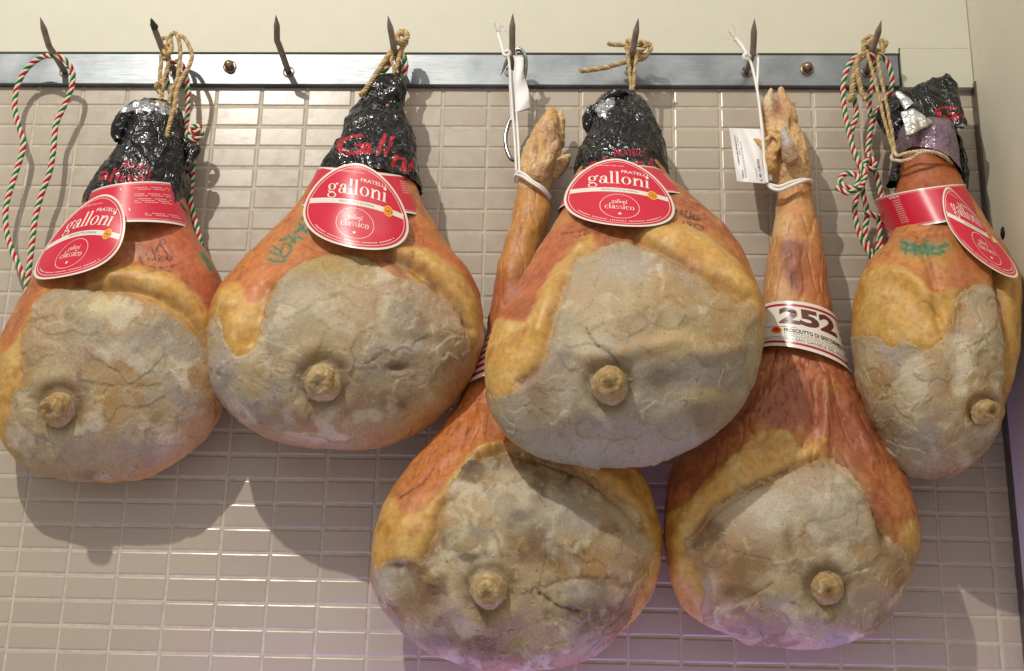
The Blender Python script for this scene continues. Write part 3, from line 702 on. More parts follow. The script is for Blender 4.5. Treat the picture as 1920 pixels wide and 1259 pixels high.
SP['two'] = dict(ochre=(640, 720), seed=2, red=.38, brown=.3, rag=12, flake=.0011,
    L=[(722, 215), (704, 240), (672, 275), (632, 312), (592, 345), (565, 385), (530, 425), (490, 466), (450, 505), (420, 540), (402, 578), (393, 620), (391, 660), (398, 710), (415, 750), (447, 787), (492, 815), (550, 833), (610, 841), (650, 842)],
    R=[(738, 215), (746, 240), (760, 280), (775, 330), (797, 395), (816, 430), (846, 470), (880, 512), (899, 552), (908, 600), (907, 642), (892, 690), (866, 732), (830, 772), (790, 805), (745, 828), (700, 839), (650, 842)],
    ymid=[(185, -.055), (330, -.070), (600, -.098), (842, -.100)], Tf=[(185, .018), (270, .038), (340, .048), (450, .062), (600, .085), (750, .085), (842, .07)], Tb=[(185, .018), (340, .045), (600, .066), (842, .05)], vc=640,
    yellow=[([(404, 570), (420, 541), (447, 532), (458, 558), (470, 570), (490, 562), (525, 527), (560, 505), (540, 560), (500, 640), (450, 680), (400, 640)], 6),
            ([(735, 476), (782, 466), (838, 492), (880, 535), (903, 585), (910, 640), (890, 690), (860, 740), (850, 650), (868, 622), (852, 578), (811, 548), (770, 522)], 8), ([(900, 650), (840, 780), (740, 840), (780, 780), (860, 700)], 14)],
    lard=[[(500, 560), (512, 532), (545, 505), (585, 488), (640, 478), (700, 492), (742, 512), (790, 533), (835, 562), (862, 600), (880, 650), (884, 695), (860, 742), (815, 790), (745, 826), (650, 845), (550, 837), (470, 808), (415, 760), (390, 700), (387, 640), (396, 600), (412, 596), (424, 630), (448, 668), (480, 650), (492, 610)]],
    tints=[([(440, 530), (560, 400), (640, 460), (520, 540), (470, 560)], 10, (194, 106, 54), .5), ([(780, 420), (860, 470), (905, 560), (850, 510), (780, 470)], 8, (180, 94, 46), .5)],
    ridge=[([(745, 480), (800, 495), (850, 535), (880, 590), (890, 640)], 17, .0065), ([(730, 486), (782, 512), (818, 541), (856, 575), (876, 618)], 8, -.005), ([(425, 560), (440, 620), (430, 680)], 20, .005), ([(500, 540), (485, 600), (475, 640)], 14, -.005), ([(530, 535), (600, 495), (660, 490)], 14, .003)],
    lines=[([(725, 484), (782, 512), (818, 541), (856, 575), (874, 612)], 10, PURP, .85), ([(500, 545), (560, 500), (620, 478)], 12, (148, 106, 50), .6)],
    bumps=[(480, 700, 50, 60, .003), (670, 600, 120, 60, .004), (800, 650, 50, 60, -.003), (745, 690, 22, 10, -.006), (600, 790, 150, 30, .004)],
    cracks=[([(545, 440), (590, 468), (640, 476)], 2, .0006, BURN, .5)],
    inks=[([(502, 485), (518, 488), (534, 487)], 3.2), ([(506, 472), (520, 476)], 2.6), ([(528, 462), (526, 478), (540, 474), (544, 458), (532, 456)], 2.6), ([(512, 462), (524, 468)], 2.4), ([(545, 452), (556, 442), (566, 446)], 2.8), ([(550, 436), (560, 428), (570, 420)], 3.0), ([(540, 440), (552, 452)], 2.4), ([(560, 418), (572, 432), (578, 424)], 2.6), ([(566, 408), (576, 412)], 2.6), ([(524, 450), (536, 446)], 2.2)], stamps=[(762, 452, 34, 6, 16, '8S', BURN, .5, .6), (768, 492, 30, 4, 10, 'IP', BURN, .45, .5)],
    lblobs=[(455, 615, 30, 40, (226, 206, 148), .9), (600, 500, 60, 22, (176, 146, 80), .8), (745, 690, 24, 9, (84, 62, 34), .9), (718, 752, 8, 14, (96, 76, 40), .8), (752, 757, 10, 9, (96, 76, 40), .8), (640, 610, 130, 60, (158, 138, 108), .5), (540, 775, 60, 18, (136, 106, 72), .5), (780, 650, 40, 10, (206, 198, 184), .8), (420, 690, 26, 60, (168, 160, 150), .8), (560, 560, 40, 26, (190, 178, 150), .6), (700, 720, 120, 50, (150, 134, 118), .5)],
    lcracks=[([(650, 640), (672, 682), (700, 675), (715, 665)], 2.2, .0009, (120, 98, 70), .5), ([(548, 735), (552, 705), (580, 682)], 2.2, .001, (120, 98, 70), .5), ([(800, 760), (760, 780), (740, 790)], 2.5, .0006, (120, 100, 70), .3)],
    ltints=[([(905, 650), (860, 760), (760, 835), (640, 850), (720, 800), (820, 730)], 24, (184, 138, 84), .75), ([(440, 790), (520, 830), (620, 845), (520, 800)], 10, (176, 140, 90), .6)],
    knob=(605, 716, 33))
SP['three'] = dict(ochre=(640, 700), seed=3, red=.6, brown=.34, rag=10, flake=.0012,
    L=[(1155, 230), (1122, 260), (1098, 300), (1074, 345), (1056, 392), (1030, 440), (1000, 490), (965, 552), (935, 604), (915, 652), (908, 700), (912, 742), (926, 786), (956, 822), (1000, 850), (1060, 868), (1120, 876), (1160, 877)],
    R=[(1190, 228), (1218, 262), (1236, 300), (1257, 342), (1295, 378), (1332, 410), (1370, 450), (1401, 495), (1421, 545), (1431, 598), (1429, 652), (1416, 702), (1394, 750), (1362, 792), (1320, 825), (1270, 850), (1215, 870), (1160, 877)],
    ymid=[(215, -.062), (330, -.095), (600, -.168), (877, -.190)], Tf=[(215, .024), (300, .045), (380, .055), (500, .072), (640, .090), (780, .086), (877, .07)], Tb=[(215, .024), (340, .044), (600, .062), (877, .045)], vc=660,
    yellow=[([(1195, 450), (1237, 425), (1277, 424), (1317, 440), (1369, 478), (1408, 525), (1434, 575), (1432, 640), (1420, 640), (1412, 600), (1380, 566), (1337, 541), (1277, 505), (1230, 474)], 8),
            ([(1110, 440), (1060, 480), (1022, 535), (1000, 590), (980, 606), (930, 602), (905, 654), (905, 745), (960, 745), (1010, 690), (1060, 600), (1110, 500)], 7)],
    lard=[[(1178, 457), (1135, 462), (1100, 480), (1071, 519), (1045, 571), (1034, 622), (1013, 678), (981, 704), (950, 738), (905, 742), (918, 790), (960, 840), (1060, 876), (1160, 884), (1270, 858), (1360, 800), (1420, 705), (1434, 640), (1430, 606), (1412, 590), (1380, 565), (1337, 541), (1277, 505), (1230, 473)]],
    tints=[([(1060, 420), (1090, 440), (1040, 500), (990, 600), (930, 605), (990, 500)], 7, (180, 92, 56), .5), ([(930, 610), (985, 612), (960, 700), (915, 730)], 12, (194, 136, 50), .4)],
    ridge=[([(1215, 440), (1277, 452), (1337, 485), (1385, 530), (1415, 590)], 20, .0065), ([(1195, 455), (1240, 475), (1290, 503), (1340, 532), (1392, 566)], 8, -.0055), ([(1090, 470), (1040, 540), (1010, 620)], 14, .004), ([(1065, 530), (1040, 600), (1010, 690), (975, 720)], 9, -.004), ([(1060, 654), (1120, 672), (1222, 652), (1277, 640), (1320, 664), (1380, 652)], 14, .0028)],
    lines=[([(1185, 446), (1240, 472), (1290, 500), (1340, 530), (1396, 566)], 10, (132, 96, 62), .7), ([(1085, 490), (1050, 540), (1035, 600)], 16, (166, 122, 70), .5)],
    bumps=[(1200, 560, 150, 60, .005), (1250, 720, 60, 30, -.004), (1020, 790, 60, 30, .002), (1142, 790, 160, 50, .003)],
    cracks=[([(1255, 390), (1275, 402), (1300, 410), (1325, 412)], 2.3, .0006, BURN, .95), ([(1262, 378), (1290, 388), (1322, 406)], 1.6, .0005, BURN, .7), ([(1052, 438), (1080, 434), (1118, 424)], 2.3, .0006, BURN, .95), ([(1060, 432), (1080, 424), (1110, 420)], 1.6, .0005, BURN, .7)],
    stamps=[(1264, 402, 48, 14, 11, 'PARMA', BURN, .95, 1.0), (1278, 424, 42, 10, 11, 'ISO', BURN, .95, 1.0), (1072, 446, 36, -2, 12, 'GE', BURN, .7, .7), (962, 596, 36, -5, 30, 'SF', (96, 104, 60), .6, .7)],
    lblobs=[(1265, 640, 50, 22, (190, 164, 112), .7), (1180, 600, 120, 50, (178, 160, 124), .4), (1100, 640, 40, 26, (184, 176, 152), .7), (1238, 710, 20, 22, (118, 96, 56), .75), (1010, 740, 20, 30, (126, 106, 68), .6), (1010, 770, 24, 16, (120, 100, 62), .5), (1300, 700, 70, 24, (138, 130, 122), .7), (1330, 740, 40, 12, (186, 166, 118), .7), (1160, 510, 60, 26, (176, 170, 158), .6), (1060, 850, 120, 30, (172, 168, 160), .6), (1180, 820, 130, 40, (160, 152, 140), .5), (1320, 780, 60, 26, (130, 108, 74), .5), (990, 700, 26, 30, (154, 120, 100), .7), (1100, 560, 50, 60, (180, 160, 126), .5)],
    lcracks=[([(1100, 620), (1112, 640), (1128, 656), (1146, 668), (1160, 684)], 4.0, .0022, (92, 70, 62), .85), ([(1130, 590), (1136, 620), (1160, 640), (1180, 648)], 2.0, .0009, (130, 108, 76), .4), ([(955, 745), (965, 720), (985, 705)], 3, .001, (120, 90, 76), .5)],
    ltints=[([(1034, 660), (1110, 690), (1230, 664), (1300, 672), (1425, 655), (1400, 760), (1300, 850), (1160, 885), (1000, 860), (930, 790), (960, 740)], 16, (152, 144, 132), .55)],
    knob=(1142, 722, 31))
SP['four'] = dict(wrinkle=.0010, ochre=(1060, 1140), seed=4, red=.34, brown=.72, rag=12, flake=.0011,
    L=[(975, 335), (965, 380), (955, 430), (940, 480), (930, 520), (922, 570), (908, 640), (885, 700), (858, 760), (812, 820), (772, 870), (740, 915), (715, 960), (700, 1010), (695, 1060), (699, 1100), (716, 1140), (746, 1180), (790, 1215), (850, 1240), (915, 1255), (975, 1258)],
    R=[(1028, 350), (1030, 400), (1018, 450), (1010, 500), (1010, 560), (1028, 630), (1062, 700), (1115, 780), (1180, 855), (1212, 905), (1231, 960), (1241, 1010), (1240, 1062), (1226, 1110), (1200, 1152), (1160, 1190), (1110, 1225), (1050, 1248), (975, 1258)],
    ymid=[(335, -.044), (600, -.055), (900, -.082), (1258, -.092)], Tf=[(335, .018), (520, .030), (700, .036), (850, .058), (1000, .082), (1258, .075)], Tb=[(335, .018), (600, .030), (900, .062), (1258, .05)], vc=1010,
    yellow=[([(735, 930), (752, 968), (790, 960), (832, 913), (868, 867), (914, 836), (970, 826), (1010, 840), (960, 870), (880, 900), (830, 990), (790, 1070), (695, 1080), (690, 1010)], 7),
            ([(1070, 868), (1120, 860), (1168, 868), (1216, 905), (1240, 960), (1250, 1027), (1240, 1090), (1205, 1165), (1170, 1190), (1196, 1100), (1218, 1040), (1200, 985), (1165, 940), (1110, 902)], 9)],
    lard=[[(916, 855), (872, 884), (848, 908), (827, 951), (808, 1008), (795, 1045), (760, 1050), (726, 1056), (690, 1076), (700, 1130), (745, 1190), (850, 1250), (975, 1266), (1080, 1246), (1150, 1200), (1185, 1140), (1200, 1096), (1220, 1043), (1205, 985), (1167, 940), (1110, 902), (1060, 874), (1003, 852), (960, 846)]],
    tints=[([(940, 330), (1040, 330), (1030, 500), (940, 520)], 24, (190, 138, 74), .8), ([(900, 560), (1010, 500), (1010, 700), (880, 700)], 20, (160, 78, 46), .5), ([(800, 860), (900, 720), (1000, 800), (840, 900), (770, 940)], 14, (184, 94, 40), .5), ([(1150, 830), (1200, 870), (1244, 1000), (1225, 960), (1180, 880)], 8, (160, 98, 52), .8)],
    ridge=[([(905, 858), (950, 846), (1000, 858), (1060, 880), (1110, 905), (1165, 945), (1203, 990)], 9, -.0045), ([(880, 870), (930, 838), (990, 845)], 12, .004), ([(1090, 875), (1150, 900), (1200, 960), (1225, 1040)], 16, .005), ([(830, 950), (812, 1010), (796, 1050)], 12, -.005), ([(760, 990), (755, 1040)], 20, .005), ([(905, 780), (900, 830)], 16, .003), ([(960, 760), (950, 820)], 10, -.0025)],
    lines=[([(890, 868), (950, 845), (1003, 858), (1062, 880), (1112, 908), (1165, 945), (1203, 990)], 10, (84, 60, 42), .75), ([(834, 935), (815, 1000), (800, 1040)], 14, (104, 74, 48), .7)],
    bumps=[(950, 960, 110, 60, .004), (1080, 1130, 60, 22, .005), (850, 1150, 70, 50, .003), (745, 1060, 20, 9, -.005), (905, 1045, 30, 10, -.003), (985, 440, 16, 26, .003), (955, 500, 18, 20, .004)],
    cracks=[([(880, 800), (872, 822), (866, 842)], 2.6, .0010, VEIN, .9), ([(862, 795), (845, 820)], 1.8, .0007, VEIN, .7), ([(820, 865), (800, 895), (784, 912), (768, 922), (752, 936)], 2.4, .0009, VEIN, .85), ([(868, 760), (850, 790), (838, 815)], 1.6, .0006, VEIN, .6), ([(900, 745), (892, 780), (884, 800)], 2.0, .0006, VEIN, .6), ([(985, 400), (975, 440), (962, 480), (958, 510)], 7, .0003, (142, 70, 58), .6), ([(925, 740), (915, 790), (912, 830)], 2.2, .0006, VEIN, .4)],
    lblobs=[(890, 878, 36, 16, (84, 66, 46), .8), (950, 890, 34, 18, (196, 184, 160), .6), (960, 950, 60, 40, (190, 178, 154), .6), (870, 1000, 34, 60, (178, 166, 130), .5), (975, 970, 22, 12, (104, 88, 68), .7), (1080, 960, 60, 40, (164, 156, 146), .6), (745, 1062, 22, 8, (96, 66, 60), .8), (878, 1046, 20, 9, (72, 60, 48), .8), (1020, 1040, 60, 20, (124, 94, 60), .7), (780, 1120, 30, 50, (128, 98, 64), .7), (815, 1105, 20, 12, (92, 66, 48), .7), (845, 1200, 60, 16, (118, 88, 58), .6), (1170, 1170, 40, 40, (128, 90, 52), .7), (720, 1100, 22, 26, (184, 172, 156), .8), (850, 1150, 34, 30, (174, 150, 138), .6), (1100, 1110, 50, 20, (160, 148, 140), .7), (960, 1160, 40, 30, (178, 152, 128), .6), (900, 1000, 20, 12, (140, 136, 128), .6), (930, 1225, 90, 20, (126, 98, 80), .5)],
    lcracks=[([(1010, 1112), (1045, 1134), (1083, 1144)], 4.5, .0028, (84, 58, 34), .8), ([(1022, 1100), (1060, 1088), (1110, 1084), (1160, 1086)], 7, .0015, (108, 78, 50), .6), ([(938, 1040), (950, 1030), (972, 1034), (976, 1050), (960, 1060)], 2.2, .0007, (120, 100, 66), .5)],
    knob=(917, 1104, 32))
SP['five'] = dict(wrinkle=.0014, ochre=(1040, 1110), seed=5, red=.62, brown=.55, rag=12, flake=.0011,
    L=[(1457, 335), (1453, 400), (1445, 450), (1437, 500), (1430, 560), (1425, 620), (1418, 680), (1396, 722), (1360, 772), (1308, 825), (1264, 872), (1249, 920), (1245, 980), (1247, 1040), (1256, 1090), (1276, 1132), (1312, 1165), (1362, 1190), (1420, 1207), (1490, 1215)],
    R=[(1516, 335), (1526, 400), (1540, 450), (1549, 500), (1555, 560), (1566, 622), (1590, 690), (1614, 750), (1640, 808), (1676, 865), (1704, 920), (1719, 980), (1721, 1030), (1708, 1080), (1692, 1118), (1670, 1152), (1638, 1182), (1595, 1203), (1545, 1213), (1490, 1215)],
    ymid=[(335, -.048), (600, -.056), (900, -.078), (1215, -.085)], Tf=[(335, .020), (520, .034), (700, .044), (850, .060), (1000, .078), (1215, .07)], Tb=[(335, .02), (600, .032), (900, .060), (1215, .05)], vc=990,
    yellow=[([(1420, 811), (1471, 807), (1505, 840), (1538, 822), (1550, 838), (1540, 860), (1477, 882), (1408, 915), (1346, 950), (1310, 990), (1295, 1020), (1310, 1065), (1330, 1117), (1340, 1185), (1300, 1175), (1240, 1090), (1236, 980), (1283, 951), (1334, 894), (1391, 848)], 6), ([(1690, 990), (1725, 980), (1725, 1060), (1700, 1110), (1680, 1080)], 10)],
    lard=[[(1545, 852), (1477, 880), (1408, 914), (1346, 948), (1308, 991), (1289, 1019), (1306, 1065), (1322, 1117), (1322, 1160), (1365, 1190), (1420, 1215), (1545, 1224), (1660, 1180), (1712, 1090), (1724, 1042), (1690, 1020), (1668, 1010), (1642, 968), (1608, 905), (1570, 864)]],
    tints=[([(1440, 330), (1530, 330), (1560, 560), (1425, 580)], 20, (198, 146, 92), .85), ([(1465, 460), (1505, 455), (1508, 530), (1475, 540)], 14, (120, 62, 58), .75), ([(1500, 480), (1556, 490), (1556, 570), (1510, 560)], 14, (172, 92, 58), .6), ([(1440, 400), (1480, 400), (1470, 440), (1445, 440)], 10, (216, 178, 128), .5), ([(1380, 740), (1500, 700), (1640, 800), (1600, 900), (1500, 790), (1400, 810), (1260, 930)], 16, (146, 82, 60), .6)],
    ridge=[([(1545, 720), (1548, 780), (1546, 830)], 11, .005), ([(1528, 720), (1530, 790)], 9, -.003), ([(1400, 850), (1330, 920), (1280, 990), (1275, 1080)], 20, .0055), ([(1535, 858), (1470, 886), (1400, 922), (1345, 955), (1310, 995)], 8, -.005), ([(1560, 860), (1600, 900), (1635, 955), (1660, 1005)], 9, -.0045), ([(1500, 690), (1440, 740), (1400, 780)], 9, .002), ([(1590, 760), (1640, 860)], 12, .003)],
    lines=[([(1535, 858), (1470, 884), (1402, 918), (1345, 952), (1300, 1005), (1310, 1060)], 7, (98, 74, 46), .75), ([(1556, 858), (1600, 898), (1636, 955), (1662, 1005)], 12, (104, 74, 46), .75)],
    bumps=[(1480, 960, 110, 50, .005), (1400, 1080, 60, 40, -.003), (1548, 1160, 120, 30, .003), (1495, 420, 20, 18, .003), (1490, 500, 18, 24, .004)],
    cracks=[([(1385, 785), (1398, 772), (1412, 764)], 4, .0006, (74, 36, 28), .8), ([(1400, 776), (1425, 768)], 3, .0006, (74, 36, 28), .6), ([(1520, 720), (1528, 760), (1535, 800)], 2.0, .0008, VEIN, .45), ([(1636, 868), (1638, 885)], 3, .0004, VEIN, .7), ([(1560, 740), (1575, 790), (1600, 850)], 2.2, .0007, VEIN, .4), ([(1465, 700), (1440, 740), (1420, 770)], 2, .0007, (140, 66, 44), .5), ([(1605, 770), (1640, 850), (1665, 900)], 2, .0007, VEIN, .4)],
    lblobs=[(1450, 950, 90, 44, (196, 188, 170), .65), (1560, 960, 60, 60, (180, 172, 158), .6), (1480, 1010, 14, 30, (128, 96, 60), .7), (1400, 1060, 50, 26, (124, 92, 56), .75), (1370, 1090, 40, 30, (132, 96, 58), .6), (1390, 1110, 44, 12, (110, 80, 52), .7), (1660, 1040, 36, 30, (170, 138, 104), .7), (1600, 1130, 60, 24, (160, 142, 124), .6), (1650, 990, 10, 30, (84, 58, 36), .8), (1330, 1100, 16, 30, (184, 172, 160), .6), (1420, 910, 40, 12, (170, 140, 90), .7), (1548, 1078, 50, 22, (120, 104, 84), .6), (1440, 1170, 90, 22, (156, 138, 116), .6)],
    lcracks=[([(1660, 1008), (1650, 985), (1640, 965)], 5, .0022, (84, 60, 38), .8), ([(1380, 1130), (1420, 1112), (1450, 1094)], 3, .0012, (110, 80, 50), .6), ([(1375, 1036), (1440, 1050), (1452, 1062)], 3, .0012, (128, 100, 66), .6)],
    knob=(1549, 1100, 27))
SP['six'] = dict(ochre=(600, 680), seed=6, red=.35, brown=.3, rag=9, flake=.0011,
    L=[(1692, 262), (1686, 300), (1680, 345), (1676, 395), (1674, 425), (1661, 458), (1637, 484), (1619, 512), (1607, 556), (1602, 610), (1605, 662), (1615, 722), (1635, 787), (1665, 846), (1702, 884), (1748, 898)],
    R=[(1768, 268), (1785, 310), (1802, 350), (1826, 400), (1852, 450), (1882, 490), (1903, 528), (1909, 570), (1904, 630), (1896, 700), (1884, 765), (1864, 812), (1838, 855), (1798, 887), (1748, 898)],
    ymid=[(262, -.062), (400, -.075), (600, -.100), (898, -.105)], Tf=[(262, .034), (400, .052), (520, .085), (700, .098), (898, .08)], Tb=[(262, .03), (450, .055), (700, .08), (898, .05)], vc=690,
    yellow=[([(1606, 540), (1622, 508), (1660, 500), (1700, 508), (1730, 531), (1752, 556), (1790, 540), (1800, 560), (1775, 620), (1740, 650), (1690, 650), (1640, 640), (1600, 650)], 7), ([(1872, 480), (1912, 520), (1915, 650), (1895, 740), (1888, 600)], 8)],
    lard=[[(1595, 640), (1640, 628), (1668, 648), (1700, 640), (1740, 656), (1777, 620), (1791, 570), (1808, 545), (1846, 534), (1868, 560), (1884, 615), (1889, 700), (1880, 775), (1850, 850), (1800, 895), (1748, 908), (1690, 890), (1640, 815), (1605, 722)]],
    tints=[([(1690, 270), (1800, 280), (1830, 380), (1680, 380)], 16, (156, 74, 36), .7), ([(1630, 505), (1648, 515), (1630, 540), (1610, 560)], 5, (138, 92, 44), .7), ([(1680, 470), (1800, 460), (1780, 500), (1700, 500)], 14, (196, 142, 70), .6), ([(1780, 470), (1850, 470), (1840, 520), (1790, 540)], 14, (176, 100, 60), .5)],
    ridge=[([(1622, 530), (1660, 510), (1705, 520), (1745, 560)], 18, .006), ([(1750, 565), (1765, 620)], 9, -.004), ([(1868, 500), (1880, 580), (1892, 680), (1888, 760)], 8, -.006), ([(1808, 560), (1800, 640), (1790, 720)], 16, -.003), ([(1720, 440), (1740, 500), (1752, 545)], 8, -.003)],
    lines=[([(1868, 490), (1878, 560), (1890, 650), (1890, 740)], 7, (120, 90, 48), .7), ([(1718, 440), (1735, 480), (1750, 530)], 4, (130, 62, 42), .5)],
    bumps=[(1850, 620, 22, 40, .004), (1727, 652, 22, 12, -.004), (1700, 760, 80, 60, .005), (1625, 690, 12, 22, .003)],
    cracks=[([(1716, 430), (1722, 450), (1740, 470), (1745, 500)], 1.8, .0006, (128, 56, 44), .6), ([(1730, 570), (1745, 575), (1760, 590)], 2.5, .0009, (140, 96, 44), .6)],
    inks=[([(1692, 456), (1712, 461), (1733, 458)], 4.5), ([(1694, 466), (1708, 470), (1730, 468)], 4.5), ([(1700, 458), (1698, 474)], 3), ([(1714, 458), (1716, 477)], 3), ([(1738, 462), (1756, 466), (1775, 460)], 5), ([(1740, 473), (1758, 476), (1770, 472)], 4.5), ([(1750, 462), (1748, 478)], 3), ([(1734, 462), (1730, 474)], 2.5)],
    lblobs=[(1727, 648, 20, 14, (110, 82, 40), .85), (1725, 640, 50, 14, (206, 186, 130), .7), (1675, 660, 30, 24, (160, 152, 146), .7), (1760, 700, 26, 60, (174, 150, 118), .5), (1840, 560, 20, 22, (156, 150, 130), .5), (1676, 800, 20, 30, (138, 110, 72), .6), (1850, 640, 18, 30, (190, 180, 150), .6), (1720, 860, 60, 24, (164, 158, 144), .6), (1625, 700, 12, 22, (188, 174, 130), .6), (1840, 840, 26, 26, (140, 122, 74), .5)],
    lcracks=[([(1672, 700), (1674, 680), (1682, 660)], 2.4, .0009, (190, 184, 160), .5), ([(1832, 575), (1836, 600), (1828, 620)], 2.5, .0010, (150, 136, 104), .5), ([(1826, 660), (1840, 640), (1852, 650)], 2.5, .0010, (150, 136, 104), .5)],
    ltints=[([(1600, 620), (1660, 640), (1640, 700), (1605, 700)], 10, (176, 158, 124), .5)],
    knob=(1841, 768, 20))
HAM_LABEL = {
 'one': ('black-wrapped ham with red oval label, leftmost in the row at the left edge', 'cured ham'),
 'two': ('ham with green ink stamp and creased red oval label hanging second from the left', 'cured ham'),
 'three': ('large black-wrapped ham in the centre, in front of the two long-legged hams', 'cured ham'),
 'four': ('dark-veined long-legged ham with trotter, low between the second and centre hams', 'cured ham'),
 'five': ('long-legged ham with trotter and white paper band reading 252', 'cured ham'),
 'six': ('narrow side-on ham with torn black wrap hanging beside the cream side wall', 'cured ham')}
HAM = {}
LOFT = {}
for key, s in SP.items():
    lo = Loft(s['L'], s['R'], s['ymid'], s['Tf'], s['Tb'], s['vc'], n=430 if key in ('four', 'five') else 390, nf=340, nb=90)
    LOFT[key] = lo
    t0 = lo.at(np.array([0.02]), np.array([np.pi/2]))[0]
    h = empty('cured_ham', tuple(np.round(t0, 4)), HAM_LABEL[key][0], HAM_LABEL[key][1], 'hams hanging in a row on the steel hooks')
    HAM[key] = h
    build_body(key, lo, ham_paint(s), h)
knob('one', HAM['one'], 112, 768, 25, .026, 1, dirx=-.05)
knob('two', HAM['two'], 605, 718, 28, .020, 2, pale=.1)
knob('three', HAM['three'], 1142, 723, 28, .030, 3)
knob('four', HAM['four'], 917, 1107, 28, .026, 4, pale=.05)
knob('five', HAM['five'], 1549, 1101, 25, .012, 5)
knob('six', HAM['six'], 1838, 771, 20, .018, 6, dirx=.35)
if 'QUICK' in globals(): pass

# ------------------------------------------------------------------ crumpled plastic wraps
BLACK = (10, 11, 12)
def crumple(P, seed, a=1.0):
    w = P+np.stack([fbm(P, 0.03, 2, seed+k) for k in range(3)], 1)*0.014
    q = w*np.array([1.25, 1.0, .5]) + np.stack([0*w[:, 0], 0*w[:, 0], w[:, 0]*.35], 1)
    h = 0
    for k, (sc, am) in enumerate(((.036, .0095), (.018, .0050), (.010, .0020), (.005, .0008))):
        h = h+am*(.35-np.abs(vnoise(q+h[:, None]*.8 if k else q, sc, seed+5*k)))
    return a*h*0.72
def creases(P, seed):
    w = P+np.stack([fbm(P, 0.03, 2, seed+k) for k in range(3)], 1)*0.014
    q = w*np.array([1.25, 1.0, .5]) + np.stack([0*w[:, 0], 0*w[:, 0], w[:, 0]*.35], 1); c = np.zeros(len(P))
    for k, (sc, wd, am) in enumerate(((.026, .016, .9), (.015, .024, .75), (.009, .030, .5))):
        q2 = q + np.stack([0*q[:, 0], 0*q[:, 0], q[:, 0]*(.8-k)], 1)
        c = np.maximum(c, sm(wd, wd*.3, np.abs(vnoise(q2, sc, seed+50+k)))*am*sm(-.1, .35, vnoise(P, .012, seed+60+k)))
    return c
def wrap(name, parent, L, R, ymid, T, seed, text=(), silver=None, amp=1.0, ex=.85, colr=BLACK, closed=False, label=None, n=230, nf=230, mat='foil', metal=0.0, ragged=0.0):
    lo = Loft(L, R, ymid, T, T, None, n=n, nf=nf, nb=110, ex=ex, closed_bottom=False)
    if ragged:
        pass
    G = lo.grid(); Nn = grid_normals(G); nn, m = G.shape[:2]
    if Nn[nn//2, nf//2, 1] > 0: Nn = -Nn
    P = G.reshape(-1, 3)
    if ragged:
        P = P+np.stack([fbm(P, .03, 3, seed+61), 0*P[:, 0], fbm(P, .025, 3, seed+63)], 1)*ragged
    P = P+Nn.reshape(-1, 3)*crumple(P, seed, amp)[:, None]
    px, py = proj(P); C_ = np.tile(lin(colr), (len(P), 1)); C4 = np.concatenate([C_, np.full((len(P), 1), metal)], 1)
    C4[:, :3] *= (1+.35*fbm(P, .02, 3, seed+8))[:, None]
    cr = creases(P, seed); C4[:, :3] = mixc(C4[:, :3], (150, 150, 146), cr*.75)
    if silver is not None:
        F_ = Field(px, py)
        for reg in silver:
            d = F_.poly(reg)+fbm(P, .01, 3, seed+9)*7; w = sm(-1.5, 1.5, d)
            C4[:, :3] = mixc(C4[:, :3], (196, 198, 202), w); C4[:, 3] = np.maximum(C4[:, 3], w*.85)
    for (x0, y0, dx, dy, hh, txt, shear) in text:
        Vt, T_ = text_tris(txt, 0.012)
        u = np.array([dx, dy]); v = np.array([dy, -dx])/math.hypot(dx, dy)*hh + np.array([shear*hh, 0])
        Q = np.array([x0, y0])+Vt[:, :1]*u+Vt[:, 1:]*v
        mk = tri_mask(Q, T_, px+fbm(P, .012, 3, seed+21)*5, py+fbm(P, .012, 3, seed+22)*5) & (np.sin(lo.hg).reshape(-1) > 0)
        mk = mk & (vnoise(P, .007, seed+24) > -.55)
        C4[:, :3] = mixc(C4[:, :3], (176, 20, 44), mk*.95)
    F4 = grid_faces(nn, m)
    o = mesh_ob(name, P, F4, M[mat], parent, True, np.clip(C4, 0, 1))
    for row, flip in ((0, False), (nn-1, True)):
        pass
    if label: o['label'] = label
    BODIES['wrap_'+str(seed)] = (px[np.sin(lo.hg).reshape(-1) > 0][::5], py[np.sin(lo.hg).reshape(-1) > 0][::5], P[np.sin(lo.hg).reshape(-1) > 0][::5, 1])
    return o
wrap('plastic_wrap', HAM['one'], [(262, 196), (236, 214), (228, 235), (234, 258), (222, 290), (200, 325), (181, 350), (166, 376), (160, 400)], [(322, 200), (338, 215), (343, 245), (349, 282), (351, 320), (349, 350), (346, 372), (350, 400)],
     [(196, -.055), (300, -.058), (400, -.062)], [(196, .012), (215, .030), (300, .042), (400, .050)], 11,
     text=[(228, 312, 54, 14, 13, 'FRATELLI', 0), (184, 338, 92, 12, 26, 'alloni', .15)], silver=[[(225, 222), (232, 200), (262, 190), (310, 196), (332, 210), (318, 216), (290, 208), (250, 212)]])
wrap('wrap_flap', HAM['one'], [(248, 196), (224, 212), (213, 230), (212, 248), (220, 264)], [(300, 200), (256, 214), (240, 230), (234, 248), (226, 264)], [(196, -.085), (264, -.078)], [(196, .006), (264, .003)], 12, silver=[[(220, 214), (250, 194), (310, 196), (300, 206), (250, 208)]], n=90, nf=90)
wrap('wrap_fold', HAM['one'], [(338, 255), (346, 300), (340, 340)], [(350, 262), (372, 282), (352, 318)], [(255, -.058), (345, -.06)], [(255, .004), (345, .006)], 13, n=80, nf=80)
